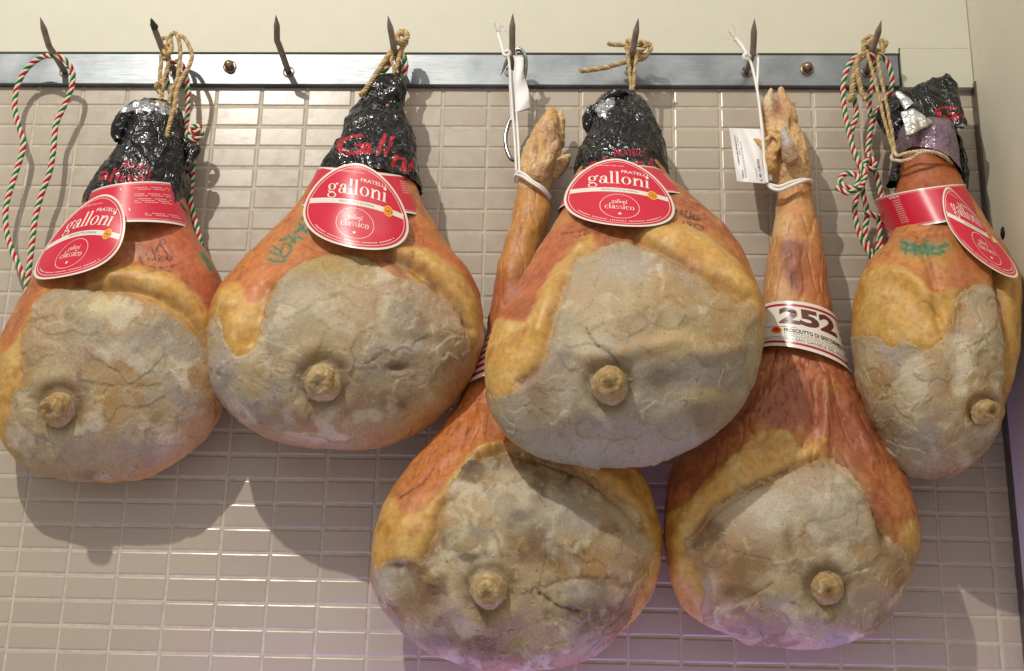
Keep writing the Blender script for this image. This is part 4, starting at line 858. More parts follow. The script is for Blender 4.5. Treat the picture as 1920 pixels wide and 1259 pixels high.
wrap('plastic_wrap', HAM['two'], [(714, 148), (698, 160), (688, 178), (672, 200), (652, 232), (640, 268), (622, 297), (604, 322), (596, 350)], [(752, 143), (760, 156), (758, 180), (751, 200), (756, 220), (771, 250), (779, 290), (783, 330), (786, 355)],
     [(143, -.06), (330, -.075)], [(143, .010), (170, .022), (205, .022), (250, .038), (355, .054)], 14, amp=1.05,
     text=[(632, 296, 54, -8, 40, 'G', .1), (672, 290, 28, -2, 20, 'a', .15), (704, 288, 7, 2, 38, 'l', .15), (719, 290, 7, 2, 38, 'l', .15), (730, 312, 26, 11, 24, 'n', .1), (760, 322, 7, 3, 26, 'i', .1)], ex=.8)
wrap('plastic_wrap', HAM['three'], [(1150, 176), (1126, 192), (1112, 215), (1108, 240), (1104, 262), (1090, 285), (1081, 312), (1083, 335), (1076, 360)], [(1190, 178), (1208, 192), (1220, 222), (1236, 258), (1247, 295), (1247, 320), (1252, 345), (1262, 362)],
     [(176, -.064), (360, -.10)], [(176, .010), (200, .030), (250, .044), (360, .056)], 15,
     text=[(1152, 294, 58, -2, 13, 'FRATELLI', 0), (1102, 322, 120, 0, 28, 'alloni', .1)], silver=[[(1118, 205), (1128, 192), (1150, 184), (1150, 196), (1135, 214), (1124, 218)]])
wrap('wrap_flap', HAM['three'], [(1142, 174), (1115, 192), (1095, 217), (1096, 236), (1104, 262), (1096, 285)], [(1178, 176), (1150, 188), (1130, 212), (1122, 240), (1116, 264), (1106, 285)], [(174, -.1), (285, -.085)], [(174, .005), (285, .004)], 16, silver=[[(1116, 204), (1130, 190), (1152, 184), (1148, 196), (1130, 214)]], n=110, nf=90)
SLV = (206, 206, 208)
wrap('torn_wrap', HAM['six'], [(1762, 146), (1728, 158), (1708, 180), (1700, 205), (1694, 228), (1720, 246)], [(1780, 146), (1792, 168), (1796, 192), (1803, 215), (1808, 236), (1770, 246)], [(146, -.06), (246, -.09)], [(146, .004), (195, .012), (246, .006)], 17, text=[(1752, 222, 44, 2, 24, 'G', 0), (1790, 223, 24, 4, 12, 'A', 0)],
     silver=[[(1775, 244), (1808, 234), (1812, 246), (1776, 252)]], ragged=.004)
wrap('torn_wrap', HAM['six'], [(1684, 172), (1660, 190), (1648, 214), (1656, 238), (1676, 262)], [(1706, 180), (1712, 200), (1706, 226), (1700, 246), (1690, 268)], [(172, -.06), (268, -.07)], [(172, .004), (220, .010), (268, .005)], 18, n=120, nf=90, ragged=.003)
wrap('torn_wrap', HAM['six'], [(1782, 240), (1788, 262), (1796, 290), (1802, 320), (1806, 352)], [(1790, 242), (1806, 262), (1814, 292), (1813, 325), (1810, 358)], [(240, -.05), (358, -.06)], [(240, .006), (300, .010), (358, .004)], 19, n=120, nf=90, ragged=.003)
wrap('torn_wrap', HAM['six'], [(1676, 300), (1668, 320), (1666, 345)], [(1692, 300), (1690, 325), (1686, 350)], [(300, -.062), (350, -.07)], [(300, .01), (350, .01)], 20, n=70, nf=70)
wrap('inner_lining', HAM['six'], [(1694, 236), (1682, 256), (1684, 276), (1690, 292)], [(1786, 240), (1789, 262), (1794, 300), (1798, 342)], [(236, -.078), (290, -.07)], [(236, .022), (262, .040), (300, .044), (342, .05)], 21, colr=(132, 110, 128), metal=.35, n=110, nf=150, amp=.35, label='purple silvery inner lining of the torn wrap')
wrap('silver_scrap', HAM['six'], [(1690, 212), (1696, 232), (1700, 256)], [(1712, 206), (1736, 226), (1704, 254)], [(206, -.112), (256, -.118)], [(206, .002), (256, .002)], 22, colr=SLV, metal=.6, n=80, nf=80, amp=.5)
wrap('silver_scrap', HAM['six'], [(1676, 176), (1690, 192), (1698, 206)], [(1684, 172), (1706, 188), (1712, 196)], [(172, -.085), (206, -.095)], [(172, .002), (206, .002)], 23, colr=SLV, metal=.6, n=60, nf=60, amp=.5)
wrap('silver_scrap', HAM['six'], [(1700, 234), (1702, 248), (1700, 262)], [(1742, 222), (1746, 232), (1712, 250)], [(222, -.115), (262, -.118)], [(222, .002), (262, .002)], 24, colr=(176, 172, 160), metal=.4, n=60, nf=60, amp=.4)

# ------------------------------------------------------------------ printed labels
def surf_normal(fn, u, v, e=0.01):
    p = fn(u, v); a = fn(u+e, v)-p; b_ = fn(u, v+e)-p; n = np.cross(a, b_); n /= np.linalg.norm(n, axis=-1)[..., None]+1e-12
    toc = CAM-p; s = np.sign((n*toc).sum(-1)); return n*s[..., None]
class Sheet:
    """a printed sheet: pieces laid on a curved surface fn(u, v), each print layer a hair above the paper"""
    def __init__(s, fn): s.fn = fn; s.mb = MB(); s.mats = []; s.lift0 = 0.00015
    def mi(s, m):
        if m not in s.mats: s.mats.append(m)
        return s.mats.index(m)
    def pts(s, u, v, lift):
        u = np.asarray(u, float); v = np.asarray(v, float)
        return s.fn(u, v)+surf_normal(s.fn, u, v)*lift
    def tris(s, UV, T, mat, layer):
        s.mb.add(s.pts(UV[:, 0], UV[:, 1], s.lift0*layer), T, s.mi(mat))
    def text(s, txt, u0, v0, u1, v1, mat, layer=2, bold=0.0, shear=0.0, arc=0.0):
        """box left-top u0,v0 right-bottom u1,v1 (v grows down)"""
        Vt, T = text_tris(txt, bold, shear)
        # cut long triangles so that print follows the curve
        Vt, T = subdiv(Vt, T, 0.06 if len(txt) > 3 else .12)
        u = u0+(u1-u0)*Vt[:, 0]; v = v1+(v0-v1)*Vt[:, 1]+arc*(Vt[:, 0]-.5)**2
        s.tris(np.stack([u, v], 1), T, mat, layer)
    def strip(s, A, B, mat, layer=1, k=1):
        """quad strip between two polylines (n,2)"""
        n = len(A); rows = [A+(B-A)*t for t in np.linspace(0, 1, k+1)]
        UV = np.concatenate(rows); F = [(r*n+i, r*n+i+1, (r+1)*n+i+1, (r+1)*n+i) for r in range(k) for i in range(n-1)]
        s.mb.add(s.pts(UV[:, 0], UV[:, 1], s.lift0*layer), F, s.mi(mat))
    def ringline(s, C_, w, mat, layer):
        """closed outline band of width w inside polygon points C_ (n,2) around origin c"""
        c = C_.mean(0); D_ = C_-c; L = np.linalg.norm(D_, axis=1)[:, None]; B = c+D_*(1-w/L)
        s.strip(np.concatenate([C_, C_[:1]]), np.concatenate([B, B[:1]]), mat, layer)
    def fill(s, C_, mat, layer, rings=10):
        c = C_.mean(0); A = np.concatenate([C_, C_[:1]]); s.strip(A, c+(A-c)*0.001, mat, layer, rings)
    def build(s, name, parent):
        V = np.concatenate(s.mb.V); x_, y_ = proj(V)
        if parent is not None and name.endswith('band'):
            BODIES['band_'+str(id(parent))] = (x_, y_, V[:, 1])
        return s.mb.build(name, [M[m] for m in s.mats], parent, True)
def subdiv(V, T, mx):
    V = [tuple(v) for v in V]; out = []; mid = {}
    st = [tuple(t) for t in T]
    def m(a, b_):
        k = (min(a, b_), max(a, b_))
        if k not in mid: mid[k] = len(V); V.append(((V[a][0]+V[b_][0])/2, (V[a][1]+V[b_][1])/2))
        return mid[k]
    while st:
        t = st.pop(); e = [(abs(V[t[i]][0]-V[t[(i+1) % 3]][0]), i) for i in range(3)]; L, i = max(e)
        if L > mx and len(V) < 20000:
            a, b_, c = t[i], t[(i+1) % 3], t[(i+2) % 3]; q = m(a, b_); st += [(a, q, c), (q, b_, c)]
        else: out.append(t)
    return np.array(V), np.array(out)
# slender modern-serif lettering drawn as shapes (thick stems, hair-thin joins)
def ell(cx, cy, rx, ry, n=28, a0=0, a1=360):
    t = np.radians(np.linspace(a0, a1, n)); return np.stack([cx+rx*np.cos(t), cy+ry*np.sin(t)], 1)
def glyph(ch):
    """list of (outer, inner) strips in em units, x right, y up, x-height 1; returns strips, advance"""
    S_ = []
    def rect(x0, y0, x1, y1): S_.append((np.array([[x0, y0], [x1, y0]]), np.array([[x0, y1], [x1, y1]])))
    def ring(cx, cy, rx, ry, tx, ty, a0=0, a1=360, n=30): S_.append((ell(cx, cy, rx, ry, n, a0, a1), ell(cx, cy, rx-tx, ry-ty, n, a0, a1)))
    if ch == 'o': ring(.52, .5, .48, .52, .22, .05); return S_, 1.1
    if ch == 'c': ring(.52, .5, .48, .52, .22, .05, 45, 320); S_.append((ell(.80, .80, .12, .12), ell(.80, .80, .001, .001))); return S_, .98
    if ch == 'l': rect(.1, 0, .32, 1.62); rect(0, 0, .44, .06); rect(0, 1.56, .12, 1.62); return S_, .50
    if ch == 'i': rect(.1, 0, .32, 1.0); rect(0, 0, .44, .06); rect(0, .94, .12, 1.0); S_.append((ell(.22, 1.38, .16, .16), ell(.22, 1.38, .001, .001))); return S_, .50
    if ch == 'n':
        rect(.1, 0, .32, 1.0); rect(0, 0, .44, .06); rect(0, .94, .12, 1.0); ring(.62, .62, .36, .40, .21, .10, -5, 165); rect(.77, 0, .98, .62); rect(.66, 0, 1.08, .06); return S_, 1.14
    if ch == 'a':
        rect(.60, .1, .81, .7); ring(.50, .66, .31, .36, .20, .06, 0, 150); S_.append((ell(.24, .76, .11, .11), ell(.24, .76, .001, .001)))
        ring(.36, .28, .34, .30, .19, .05); ring(.88, .16, .28, .18, .12, .08, 180, 300); return S_, 1.0
    if ch == 'g':
        ring(.46, .66, .40, .36, .20, .05); ring(.48, -.22, .46, .30, .14, .06); S_.append((np.array([[.14, .34], [.06, .20], [.2, .08], [.7, .06]]), np.array([[.24, .34], [.16, .22], [.28, .17], [.7, .16]])))
        S_.append((ell(.95, .98, .12, .11), ell(.95, .98, .001, .001))); rect(.76, .9, .9, .95); return S_, 1.05
    if ch == 's':
        ring(.36, .74, .30, .28, .13, .07, 30, 270); ring(.36, .26, .32, .28, .14, .07, -150, 90); return S_, .78
    return S_, .4
def logo(sh, word, u0, v0, u1, v1, mat, layer=2, shear=0.0):
    """word fitted so that its x-height box spans u0..u1, baseline v1, x-height top v0"""
    x = 0; parts = []
    for ch in word:
        g, adv = glyph(ch)
        for A, B in g: parts.append((A+[x, 0], B+[x, 0]))
        x += adv+.06
    x -= .06
    for A, B in parts:
        def mp(Q): return np.stack([u0+(u1-u0)*(Q[:, 0]/x)+shear*Q[:, 1]*(v1-v0), v1-(v1-v0)*Q[:, 1]], 1)
        sh.strip(mp(A), mp(B), mat, layer)
def oval_outline(n=96, s=1.0):
    """rounded shield: wide belly, blunt peak at the top"""
    t = np.linspace(0, 2*np.pi, n, endpoint=False); u = np.cos(t); out = []
    for a in t:
        c, s_ = math.cos(a), math.sin(a)
        if s_ >= 0: v = .12+.88*s_; uu = c
        else:
            uu = np.sign(c)*abs(c)**1.18; v = .12-1.12*abs(s_)**1.12
        out.append((uu*s, (v-.03)*s+.03))
    return np.array(out)
def oval_label(key, parent, C0, a, b_, q=(0, 0), r=(0, 0), stand=0.006, label=None, flip=False, y_override=None):
    C0, a, b_, q, r = [np.array(k, float) for k in (C0, a, b_, q, r)]
    def px_of(u, v): return (C0+u[..., None]*a+v[..., None]*b_+(u**2)[..., None]*q+(u*v)[..., None]*r)
    uu, vv = np.meshgrid(np.linspace(-.8, .8, 9), np.linspace(-.8, .85, 9)); uu, vv = uu.ravel(), vv.ravel()
    pp = px_of(uu, vv); d = depth_at(key, pp[:, 0], pp[:, 1])
    for k_ in BODIES:
        if k_.startswith('wrap_') and key in WR and int(k_[5:]) in WR[key]:
            d2 = depth_at(k_, pp[:, 0], pp[:, 1]); bx, by, _ = BODIES[k_]
            ok = np.array([((bx-x)**2+(by-y)**2).min() < 60 for x, y in pp]); d = np.where(ok, np.minimum(d, d2), d)
    kb = 'band_'+str(id(parent))
    if kb in BODIES:
        d2 = depth_at(kb, pp[:, 0], pp[:, 1]); bx, by, _ = BODIES[kb]
        ok = np.array([((bx-x)**2+(by-y)**2).min() < 60 for x, y in pp]); d = np.where(ok, np.minimum(d, d2), d)
    if y_override is not None: c = np.array(y_override, float)
    else:
        X = np.stack([np.ones_like(uu), uu, vv, uu**2], 1); c = np.linalg.lstsq(X, d, rcond=None)[0]
        c[3] = np.clip(c[3], .004, .03); gap_ = np.sort(d-X@c); c[0] += gap_[1]-stand
    def fn(u, v):
        p = px_of(u, v); y = c[0]+c[1]*u+c[2]*v+c[3]*u**2
        y = y+0.0012*np.sin(3.1*u+2*v)+.0008*np.sin(5.3*v-2.2*u)
        return unp(p[..., 0], p[..., 1], y)
    sh = Sheet(fn); O = oval_outline()
    sh.fill(O, 'white_back', -1.5); sh.fill(O, 'white', 0)
    sh.fill(oval_outline(s=.955), 'red', 1)
    sh.ringline(oval_outline(s=.915), .010, 'cream', 2)
    uu = np.linspace(-.885, .885, 40)
    bend = -.03*uu**2
    sh.strip(np.stack([uu, -.125+bend], 1), np.stack([uu, -.005+bend], 1), 'white', 2)
    logo(sh, 'galloni', -.56, -.47, .56, -.25, 'cream', 3)
    sh.text('FRATELLI', .05, -.66, .52, -.58, 'cream', 3, .01)
    sh.text('gallonigroup.com', -.40, -.80, .10, -.755, 'cream', 3)
    sh.text('PROSCIUTTO DI PARMA', -.32, -.095, .34, -.045, 'grey_ink', 3)
    sh.fill(ell(.60, -.07, .092, .125, 30), 'yellow', 3); sh.ringline(ell(.60, -.07, .064, .088, 30), .018, 'orange', 4); sh.fill(ell(.60, -.07, .03, .036, 16), 'orange', 4)
    sh.ringline(ell(0, .42, .36, .36, 48), .010, 'cream', 3)
    logo(sh, 'galloni', -.14, .26, .14, .33, 'cream', 3); logo(sh, 'classico', -.27, .40, .27, .50, 'cream', 3)
    sh.fill(ell(.0, .64, .03, .03, 10), 'cream', 3)
    # small print following the lower rim
    for k, ang in enumerate(np.linspace(148, 32, 46)):
        if k % 9 == 8: continue
        A = np.radians(ang); cx, cy = .86*math.cos(A), .12+.735*math.sin(A); wv = .014
        sh.strip(np.array([[cx-.010, cy-wv], [cx+.010, cy-wv]]), np.array([[cx-.010, cy+wv*.6], [cx+.010, cy+wv*.6]]), 'cream', 3)
    o = sh.build('oval_label', parent)
    if label: o['label'] = label
    return o, fn
WR = {'one': (11,), 'two': (14,), 'three': (15,), 'six': ()}
def band(key, parent, L, R, ymid, T, name='label_band', kind='red', Tb=None, label=None, drop=0.0):
    lo = Loft(L, R, ymid, T, Tb or T, None, ex=.9, closed_bottom=False); lo.drop = drop
    def fn(u, v):                        # u 0..1 over the front left to right, 1..2 behind; v 0..1 down
        return lo.at(v, u*np.pi)
    sh = Sheet(fn); u = np.linspace(-.12, 1.12, 120) if kind != 'full' else np.linspace(0, 2, 200)
    st = lambda v0, v1, m, l, k=1, uu=u: sh.strip(np.stack([uu, 0*uu+v0], 1), np.stack([uu, 0*uu+v1], 1), m, l, k)
    ub = np.linspace(0, 2, 180); st(.0, 1.0, 'white_back', -1, 8, ub)
    if kind == 'red':
        st(0, 1, 'white', 0, 8, ub); st(.035, .945, 'red', 1, 8, ub); st(.06, .066, 'cream', 2); st(.915, .921, 'cream', 2)
    else:
        st(0, 1, 'white', 0, 8, ub)
    return lo, sh, st
# ham one
lo, sh, st = band('one', HAM['one'], [(178, 372), (150, 446)], [(339, 350), (357, 430)], [(360, -.062), (440, -.065)], [(360, .064), (440, .074)], drop=.018)
for v0, rows in ((.14, 2), (.30, 2), (.42, 3), (.78, 2)):
    for r in range(rows):
        for k in range(12):
            a0 = .60+k*.021+(.06 if v0 > .7 else 0); 
            if (k*7+r*3+int(v0*10)) % 5 != 4: sh.text('e'*3, a0, v0+r*.045, a0+.018, v0+r*.045+.022, 'cream', 2)
sh.strip(np.array([[.50, .12], [.505, .12]]), np.array([[.575, .72], [.58, .72]]), 'cream', 2)
sh.build('label_band', HAM['one'])
oval_label('one', HAM['one'], (152, 443), (77, -12), (-42, 78), (0, 25), (-4, 0), stand=.010, label='red oval label turned to the lower left')
lo, sh, st = band('two', HAM['two'], [(600, 316), (567, 392)], [(772, 334), (798, 408)], [(330, -.075), (400, -.082)], [(330, .072), (400, .084)], drop=.030)
for k in range(4):
    sh.text(['P', 'SS', 'CO', 'A'][k], .90+.02*k, .18+.1*k, .93+.02*k, .26+.1*k, 'cream', 2)
for r in range(6): sh.text('mnume nu', .80, .14+r*.06, .89, .17+r*.06, 'cream', 2)
sh.build('label_band', HAM['two'])
oval_label('two', HAM['two'], (668, 386), (99, 17), (-6, 79), (0, 17), (0, 0), stand=.008, label='creased red oval label with a wisp of twine on it')
lo, sh, st = band('three', HAM['three'], [(1075, 335), (1046, 398)], [(1244, 328), (1294, 378)], [(330, -.096), (400, -.11)], [(330, .072), (400, .084)], drop=.020)
for r in range(5): sh.text('enume an', .80, .22+r*.07, .90, .255+r*.07, 'cream', 2)
sh.build('label_band', HAM['three'])
oval_label('three', HAM['three'], (1161, 361), (104, 8.5), (2, 63), (0, 16), (0, 0), stand=.008, label='flat smooth red oval label facing forwards')
lo, sh, st = band('six', HAM['six'], [(1646, 372), (1672, 440)], [(1802, 352), (1826, 418)], [(360, -.074), (430, -.078)], [(360, .074), (430, .082)], drop=.026)
sh.text('BONE IN', .13, .06, .22, .13, 'cream', 2, .01)
for r in range(11): sh.text('enumeanume'[:6+(r*5) % 4], .15, .18+r*.06, .215, .205+r*.06, 'cream', 2)
sh.build('label_band', HAM['six'])
oval_label('six', HAM['six'], (1829, 433), (54, 30), (47, 80), (-4, 2), (16, 4), stand=.010, label='red oval label swung out to the right, seen at a slant')
# white and red bands of the long-legged hams
lo, sh, st = band('five', HAM['five'], [(1424, 582), (1416, 662)], [(1567, 606), (1594, 712)], [(590, -.056), (700, -.060)], [(590, .048), (700, .056)], kind='white')
st(.065, .115, 'stripe', 1); st(.88, .93, 'stripe', 1)
ur = np.linspace(.83, 1.05, 24)
for k in range(6): st(.20+k*.125, .255+k*.125, 'stripe', 1, 1, ur)
sh.strip(np.array([[.822, .07], [.826, .07]]), np.array([[.822, .93], [.826, .93]]), 'ink', 2, 6)
sh.text('252', .29, .15, .765, .50, 'brown', 2, .045)
sh.text('PROSCIUTTO DI SAN DANIELE', .33, .60, .80, .68, 'ink', 2, .03)
sh.text('Denominazione di Origine Protetta. Certificato da Organismo di', .33, .695, .80, .725, 'ink', 2)
sh.text('Controllo autorizzato dal Ministero Competente - ITALIA', .33, .74, .79, .77, 'ink', 2)
sh.text('PROSCIUTTO SRL - SAN DANIELE DEL FRIULI', .10, .785, .80, .855, 'grey_ink', 2, .005)
sh.fill(ell(.27, .645, .048, .075, 26), 'yellow', 2); sh.fill(ell(.27, .645, .038, .060, 24), 'orange', 3); sh.fill(ell(.27, .63, .014, .022, 12), 'stripe', 4)
for (a0, a1, v) in ((.12, .42, .565), (.60, .82, .60)):
    u_ = np.linspace(a0, a1, 10); sh.strip(np.stack([u_, 0*u_+v], 1), np.stack([u_, 0*u_+v+.008], 1), 'ink', 2)
o = sh.build('paper_band', HAM['five']); o['label'] = 'white paper band reading 252 prosciutto di San Daniele'
lo, sh, st = band('four', HAM['four'], [(916, 632), (870, 735)], [(1036, 610), (1078, 705)], [(600, -.058), (720, -.066)], [(600, .046), (720, .060)], kind='white')
for k in range(7): st(.04+k*.135, .105+k*.135, 'stripe', 1)
o = sh.build('paper_band', HAM['four']); o['label'] = 'white paper band with red stripes'

# ------------------------------------------------------------------ ropes, twine and cord
def pp3(pts, n):
    P = np.array([unp(x, y, z) for x, y, z in pts]); return catmull(P, n)
def strands(path, rad, turns_per_m, cols, k=8, start=0.0, taper=True):
    mb = MB(); n = len(path); s_ = np.concatenate([[0], np.cumsum(np.linalg.norm(np.diff(path, axis=0), axis=1))])
    T = np.gradient(path, axis=0); T /= np.linalg.norm(T, axis=1)[:, None]
    a = np.cross(T[0], (0.2, 1, 0.1)); a /= np.linalg.norm(a); Fr = []
    for i in range(n):
        a = a-T[i]*(a@T[i]); a /= np.linalg.norm(a); Fr.append(a)
    Fr = np.array(Fr); Bn = np.cross(T, Fr); ns = len(cols)
    for j, m in enumerate(cols):
        ph = start+2*np.pi*(s_*turns_per_m+j/ns); rr = rad*(.54 if ns == 4 else .50)
        c = path+(Fr*np.cos(ph)[:, None]+Bn*np.sin(ph)[:, None])*rad*(.50 if ns == 4 else .48)
        jit = 1+.07*np.array([vnoise(np.array([[s*300, j, 0.]]), 1, 5)[0] for s in s_])
        V, F = tube(c, rr*jit, k); mb.add(V, F, m)
    return mb
TRI = [0, 1, 0, 2]
MT = None
def tri_rope(name_pts, label, rad=.0035, turns=45, n=360, group=None, start=0.0, name='tricolor_rope', parent=None, cat='rope'):
    mb = None; V0 = None
    mb = MB()
    for pts, nn in name_pts:
        path = pp3(pts, nn); st_ = strands(path, rad, turns, TRI, start=start)
        for V, F_off in ((np.concatenate(st_.V), st_.F),): mb.add(V, F_off); mb.M[-len(F_off):] = st_.M
    o = mb.build(name, [M['cord_white'], M['cord_red'], M['cord_green']], parent, True)
    return tag(o, label, cat, group)
RG = 'red, white and green twisted ropes on the hooks'
tri_rope([([(33, 600, -.045), (40, 575, -.045), (52, 545, -.044), (36, 500, -.042), (22, 470, -.040), (12, 430, -.036), (12, 385, -.034), (28, 330, -.032), (44, 275, -.030), (36, 240, -.030), (28, 205, -.030), (32, 165, -.032), (50, 130, -.036), (78, 108, -.044), (102, 106, -.052), (122, 113, -.050), (136, 135, -.044), (134, 165, -.040), (120, 200, -.038), (105, 235, -.038), (101, 275, -.038), (94, 320, -.038), (78, 365, -.038), (66, 410, -.040), (60, 460, -.044), (55, 500, -.046), (50, 545, -.048), (44, 590, -.05), (38, 640, -.05)], 700)],
         'long striped rope loop hanging from the first hook at the far left', turns=45, group=RG)
tri_rope([([(318, 120, -.045), (312, 140, -.04), (318, 170, -.038), (330, 200, -.038), (340, 225, -.04), (352, 238, -.046), (372, 238, -.05), (378, 252, -.05), (366, 262, -.054), (352, 258, -.056), (350, 244, -.052), (362, 240, -.045), (370, 255, -.040), (360, 275, -.036), (352, 300, -.034), (354, 340, -.034), (358, 380, -.034), (366, 420, -.034), (372, 450, -.034), (380, 462, -.036)], 330),
          ([(322, 118, -.045), (338, 118, -.044), (350, 145, -.040), (352, 180, -.040), (352, 215, -.044), (350, 240, -.05), (366, 250, -.056), (372, 244, -.056), (360, 270, -.044), (362, 300, -.036), (360, 340, -.036), (356, 372, -.038), (362, 400, -.038), (370, 430, -.038), (376, 458, -.036)], 260)],
         'striped rope knotted on the right of the first black wrap, hanging behind it', rad=.0033, turns=48, group=RG)
tri_rope([([(752, 208, -.03), (748, 190, -.035), (756, 150, -.045), (760, 120, -.052), (752, 100, -.056), (738, 102, -.056), (728, 122, -.052), (714, 140, -.050), (702, 158, -.046), (694, 172, -.040)], 200)],
         'short striped rope loop round the fourth hook above the second ham', rad=.0040, turns=40, group=RG)
tri_rope([([(1650, 110, -.05), (1636, 104, -.06), (1608, 106, -.062), (1588, 130, -.06), (1581, 165, -.056), (1583, 200, -.054), (1590, 240, -.054), (1600, 280, -.056), (1612, 310, -.058), (1622, 330, -.064), (1612, 352, -.072), (1588, 352, -.074), (1574, 340, -.070), (1586, 326, -.066), (1606, 330, -.070), (1608, 346, -.072), (1592, 362, -.074), (1568, 352, -.070)], 430),
          ([(1600, 180, -.050), (1606, 215, -.050), (1596, 250, -.050), (1602, 290, -.052), (1618, 330, -.056), (1606, 370, -.052), (1603, 400, -.050), (1612, 440, -.048), (1630, 475, -.046), (1640, 495, -.044)], 230),
          ([(1616, 318, -.05), (1618, 360, -.048), (1626, 400, -.046), (1622, 440, -.044), (1636, 480, -.042), (1646, 490, -.042), (1652, 470, -.042), (1650, 440, -.042), (1648, 415, -.044), (1640, 405, -.050), (1624, 398, -.052)], 260),
          ([(1640, 105, -.055), (1660, 112, -.055), (1672, 145, -.05), (1668, 175, -.045), (1650, 200, -.042), (1636, 230, -.040), (1630, 260, -.040), (1628, 290, -.044), (1640, 305, -.050), (1636, 318, -.054), (1620, 312, -.056), (1630, 300, -.050), (1644, 330, -.044), (1652, 370, -.042), (1652, 410, -.042), (1648, 450, -.040), (1644, 480, -.040)], 380),
          ([(1640, 110, -.05), (1636, 150, -.044), (1630, 190, -.04), (1632, 220, -.04)], 100)],
         'tangled striped rope with a thick knot hanging from the last hook on the right', rad=.0033, turns=48, group=RG)
def fray(mb, p, d, n, ln, rad, m=0):
    for k in range(n):
        v = np.array(d)+np.random.normal(0, .45, 3); v /= np.linalg.norm(v)
        q = catmull([p, p+v*ln*.5+np.random.normal(0, .1, 3)*ln, p+v*ln+np.random.normal(0, .2, 3)*ln], 6); mb.add(*tube(q, rad, 5), m)
def twine(segs, label, rad=.0026, mats=('jute', 'jute', 'jute_pale'), cat='twine', name='jute_twine', turns=75, fuzz=60, group='pieces of twine tied round the hooks'):
    mb = MB()
    for pts, n, r_ in segs:
        path = pp3(pts, n); path = path+np.stack([vnoise(path, .012, 40+k) for k in range(3)], 1)*.0006
        s_ = strands(path, r_ or rad, turns, [0, 1, 2], k=7); V = np.concatenate(s_.V); mb.add(V, s_.F); mb.M[-len(s_.F):] = s_.M
        for k in range(int(fuzz*n/200)):
            i = random.randrange(n); p = path[i]; v = np.random.normal(0, 1, 3); v /= np.linalg.norm(v); p = p+v*(r_ or rad)*.8
            fray(mb, p, v, 1, .0028, .00010, 2)
        for e, i in ((path[0], 1), (path[-1], -2)):
            d = e-path[i]; d /= np.linalg.norm(d); fray(mb, e, d, 7, .0022, .00028, 2)
    return tag(mb.build(name, [M[m] for m in mats], None, True), label, cat, group)
twine([([(300, 150, -.060), (302, 110, -.060), (306, 92, -.062), (314, 90, -.066), (318, 100, -.068), (310, 108, -.064), (306, 112, -.060)], 120, None),
       ([(300, 165, -.062), (301, 130, -.062), (304, 95, -.06), (302, 78, -.05), (310, 70, -.05), (318, 80, -.056), (322, 92, -.064), (314, 102, -.070), (306, 94, -.066), (312, 84, -.060), (322, 88, -.055)], 170, None),
       ([(322, 88, -.055), (320, 68, -.055), (328, 62, -.058), (334, 72, -.060), (338, 95, -.060), (336, 125, -.062), (332, 150, -.066), (322, 170, -.070), (316, 200, -.074)], 170, .0030),
       ([(330, 66, -.056), (344, 70, -.058), (354, 86, -.060), (360, 102, -.062), (356, 122, -.066), (344, 142, -.072), (332, 168, -.078), (328, 195, -.084), (320, 225, -.088), (312, 256, -.092)], 190, .0030),
       ([(318, 108, -.062), (314, 130, -.060), (306, 152, -.064), (300, 166, -.066), (292, 164, -.070), (296, 156, -.072), (306, 162, -.070), (302, 174, -.066), (294, 168, -.066), (304, 178, -.070), (300, 190, -.070), (296, 200, -.072)], 190, .0026),
       ([(288, 198, -.078), (296, 192, -.082), (306, 200, -.084), (298, 206, -.082), (286, 196, -.080)], 60, None)],
      'yellowish twine knotted over the second hook, tied to the leftmost black wrap', rad=.0028)
twine([([(748, 100, -.060), (756, 88, -.060), (762, 72, -.060), (752, 62, -.062), (744, 70, -.066), (752, 80, -.068), (764, 70, -.066), (760, 60, -.060), (748, 62, -.058), (746, 78, -.060), (756, 84, -.064), (762, 80, -.060)], 210, .0036),
       ([(744, 78, -.056), (738, 95, -.062), (734, 112, -.068), (738, 128, -.070), (744, 140, -.066)], 90, .0024), ([(752, 92, -.058), (748, 110, -.064), (742, 128, -.068), (738, 142, -.068)], 90, .0030),
       ([(740, 88, -.060), (726, 108, -.070), (706, 138, -.078), (690, 162, -.082), (676, 180, -.084)], 130, .0034), ([(742, 96, -.056), (722, 120, -.064), (700, 150, -.072), (686, 178, -.078), (683, 187, -.08)], 130, .0030)],
      'thick twine knot beside the fourth hook with two loose ends hanging to the left')
twine([([(1140, 83, -.055), (1156, 84, -.056), (1174, 84, -.058), (1178, 76, -.060), (1184, 80, -.064), (1182, 92, -.064), (1174, 90, -.060), (1190, 84, -.05), (1206, 86, -.052), (1216, 82, -.055), (1220, 92, -.056), (1212, 106, -.056), (1200, 112, -.054), (1196, 100, -.052), (1206, 92, -.058), (1212, 84, -.06), (1204, 78, -.058), (1196, 86, -.052)], 330, .0032),
       ([(1088, 134, -.045), (1104, 132, -.046), (1130, 128, -.048), (1152, 122, -.050), (1174, 116, -.052), (1196, 112, -.054), (1210, 106, -.055)], 170, .0034),
       ([(1176, 90, -.064), (1178, 112, -.066), (1181, 140, -.068), (1184, 172, -.072)], 120, .0026), ([(1196, 94, -.060), (1192, 115, -.066), (1189, 145, -.069), (1186, 174, -.072)], 120, .0026),
       ([(1174, 184, -.070), (1178, 176, -.078), (1190, 176, -.080), (1196, 184, -.076), (1186, 188, -.080), (1175, 182, -.080)], 90, .0028)],
      'twine knotted round the sixth hook, its two straight strands down to the centre ham')
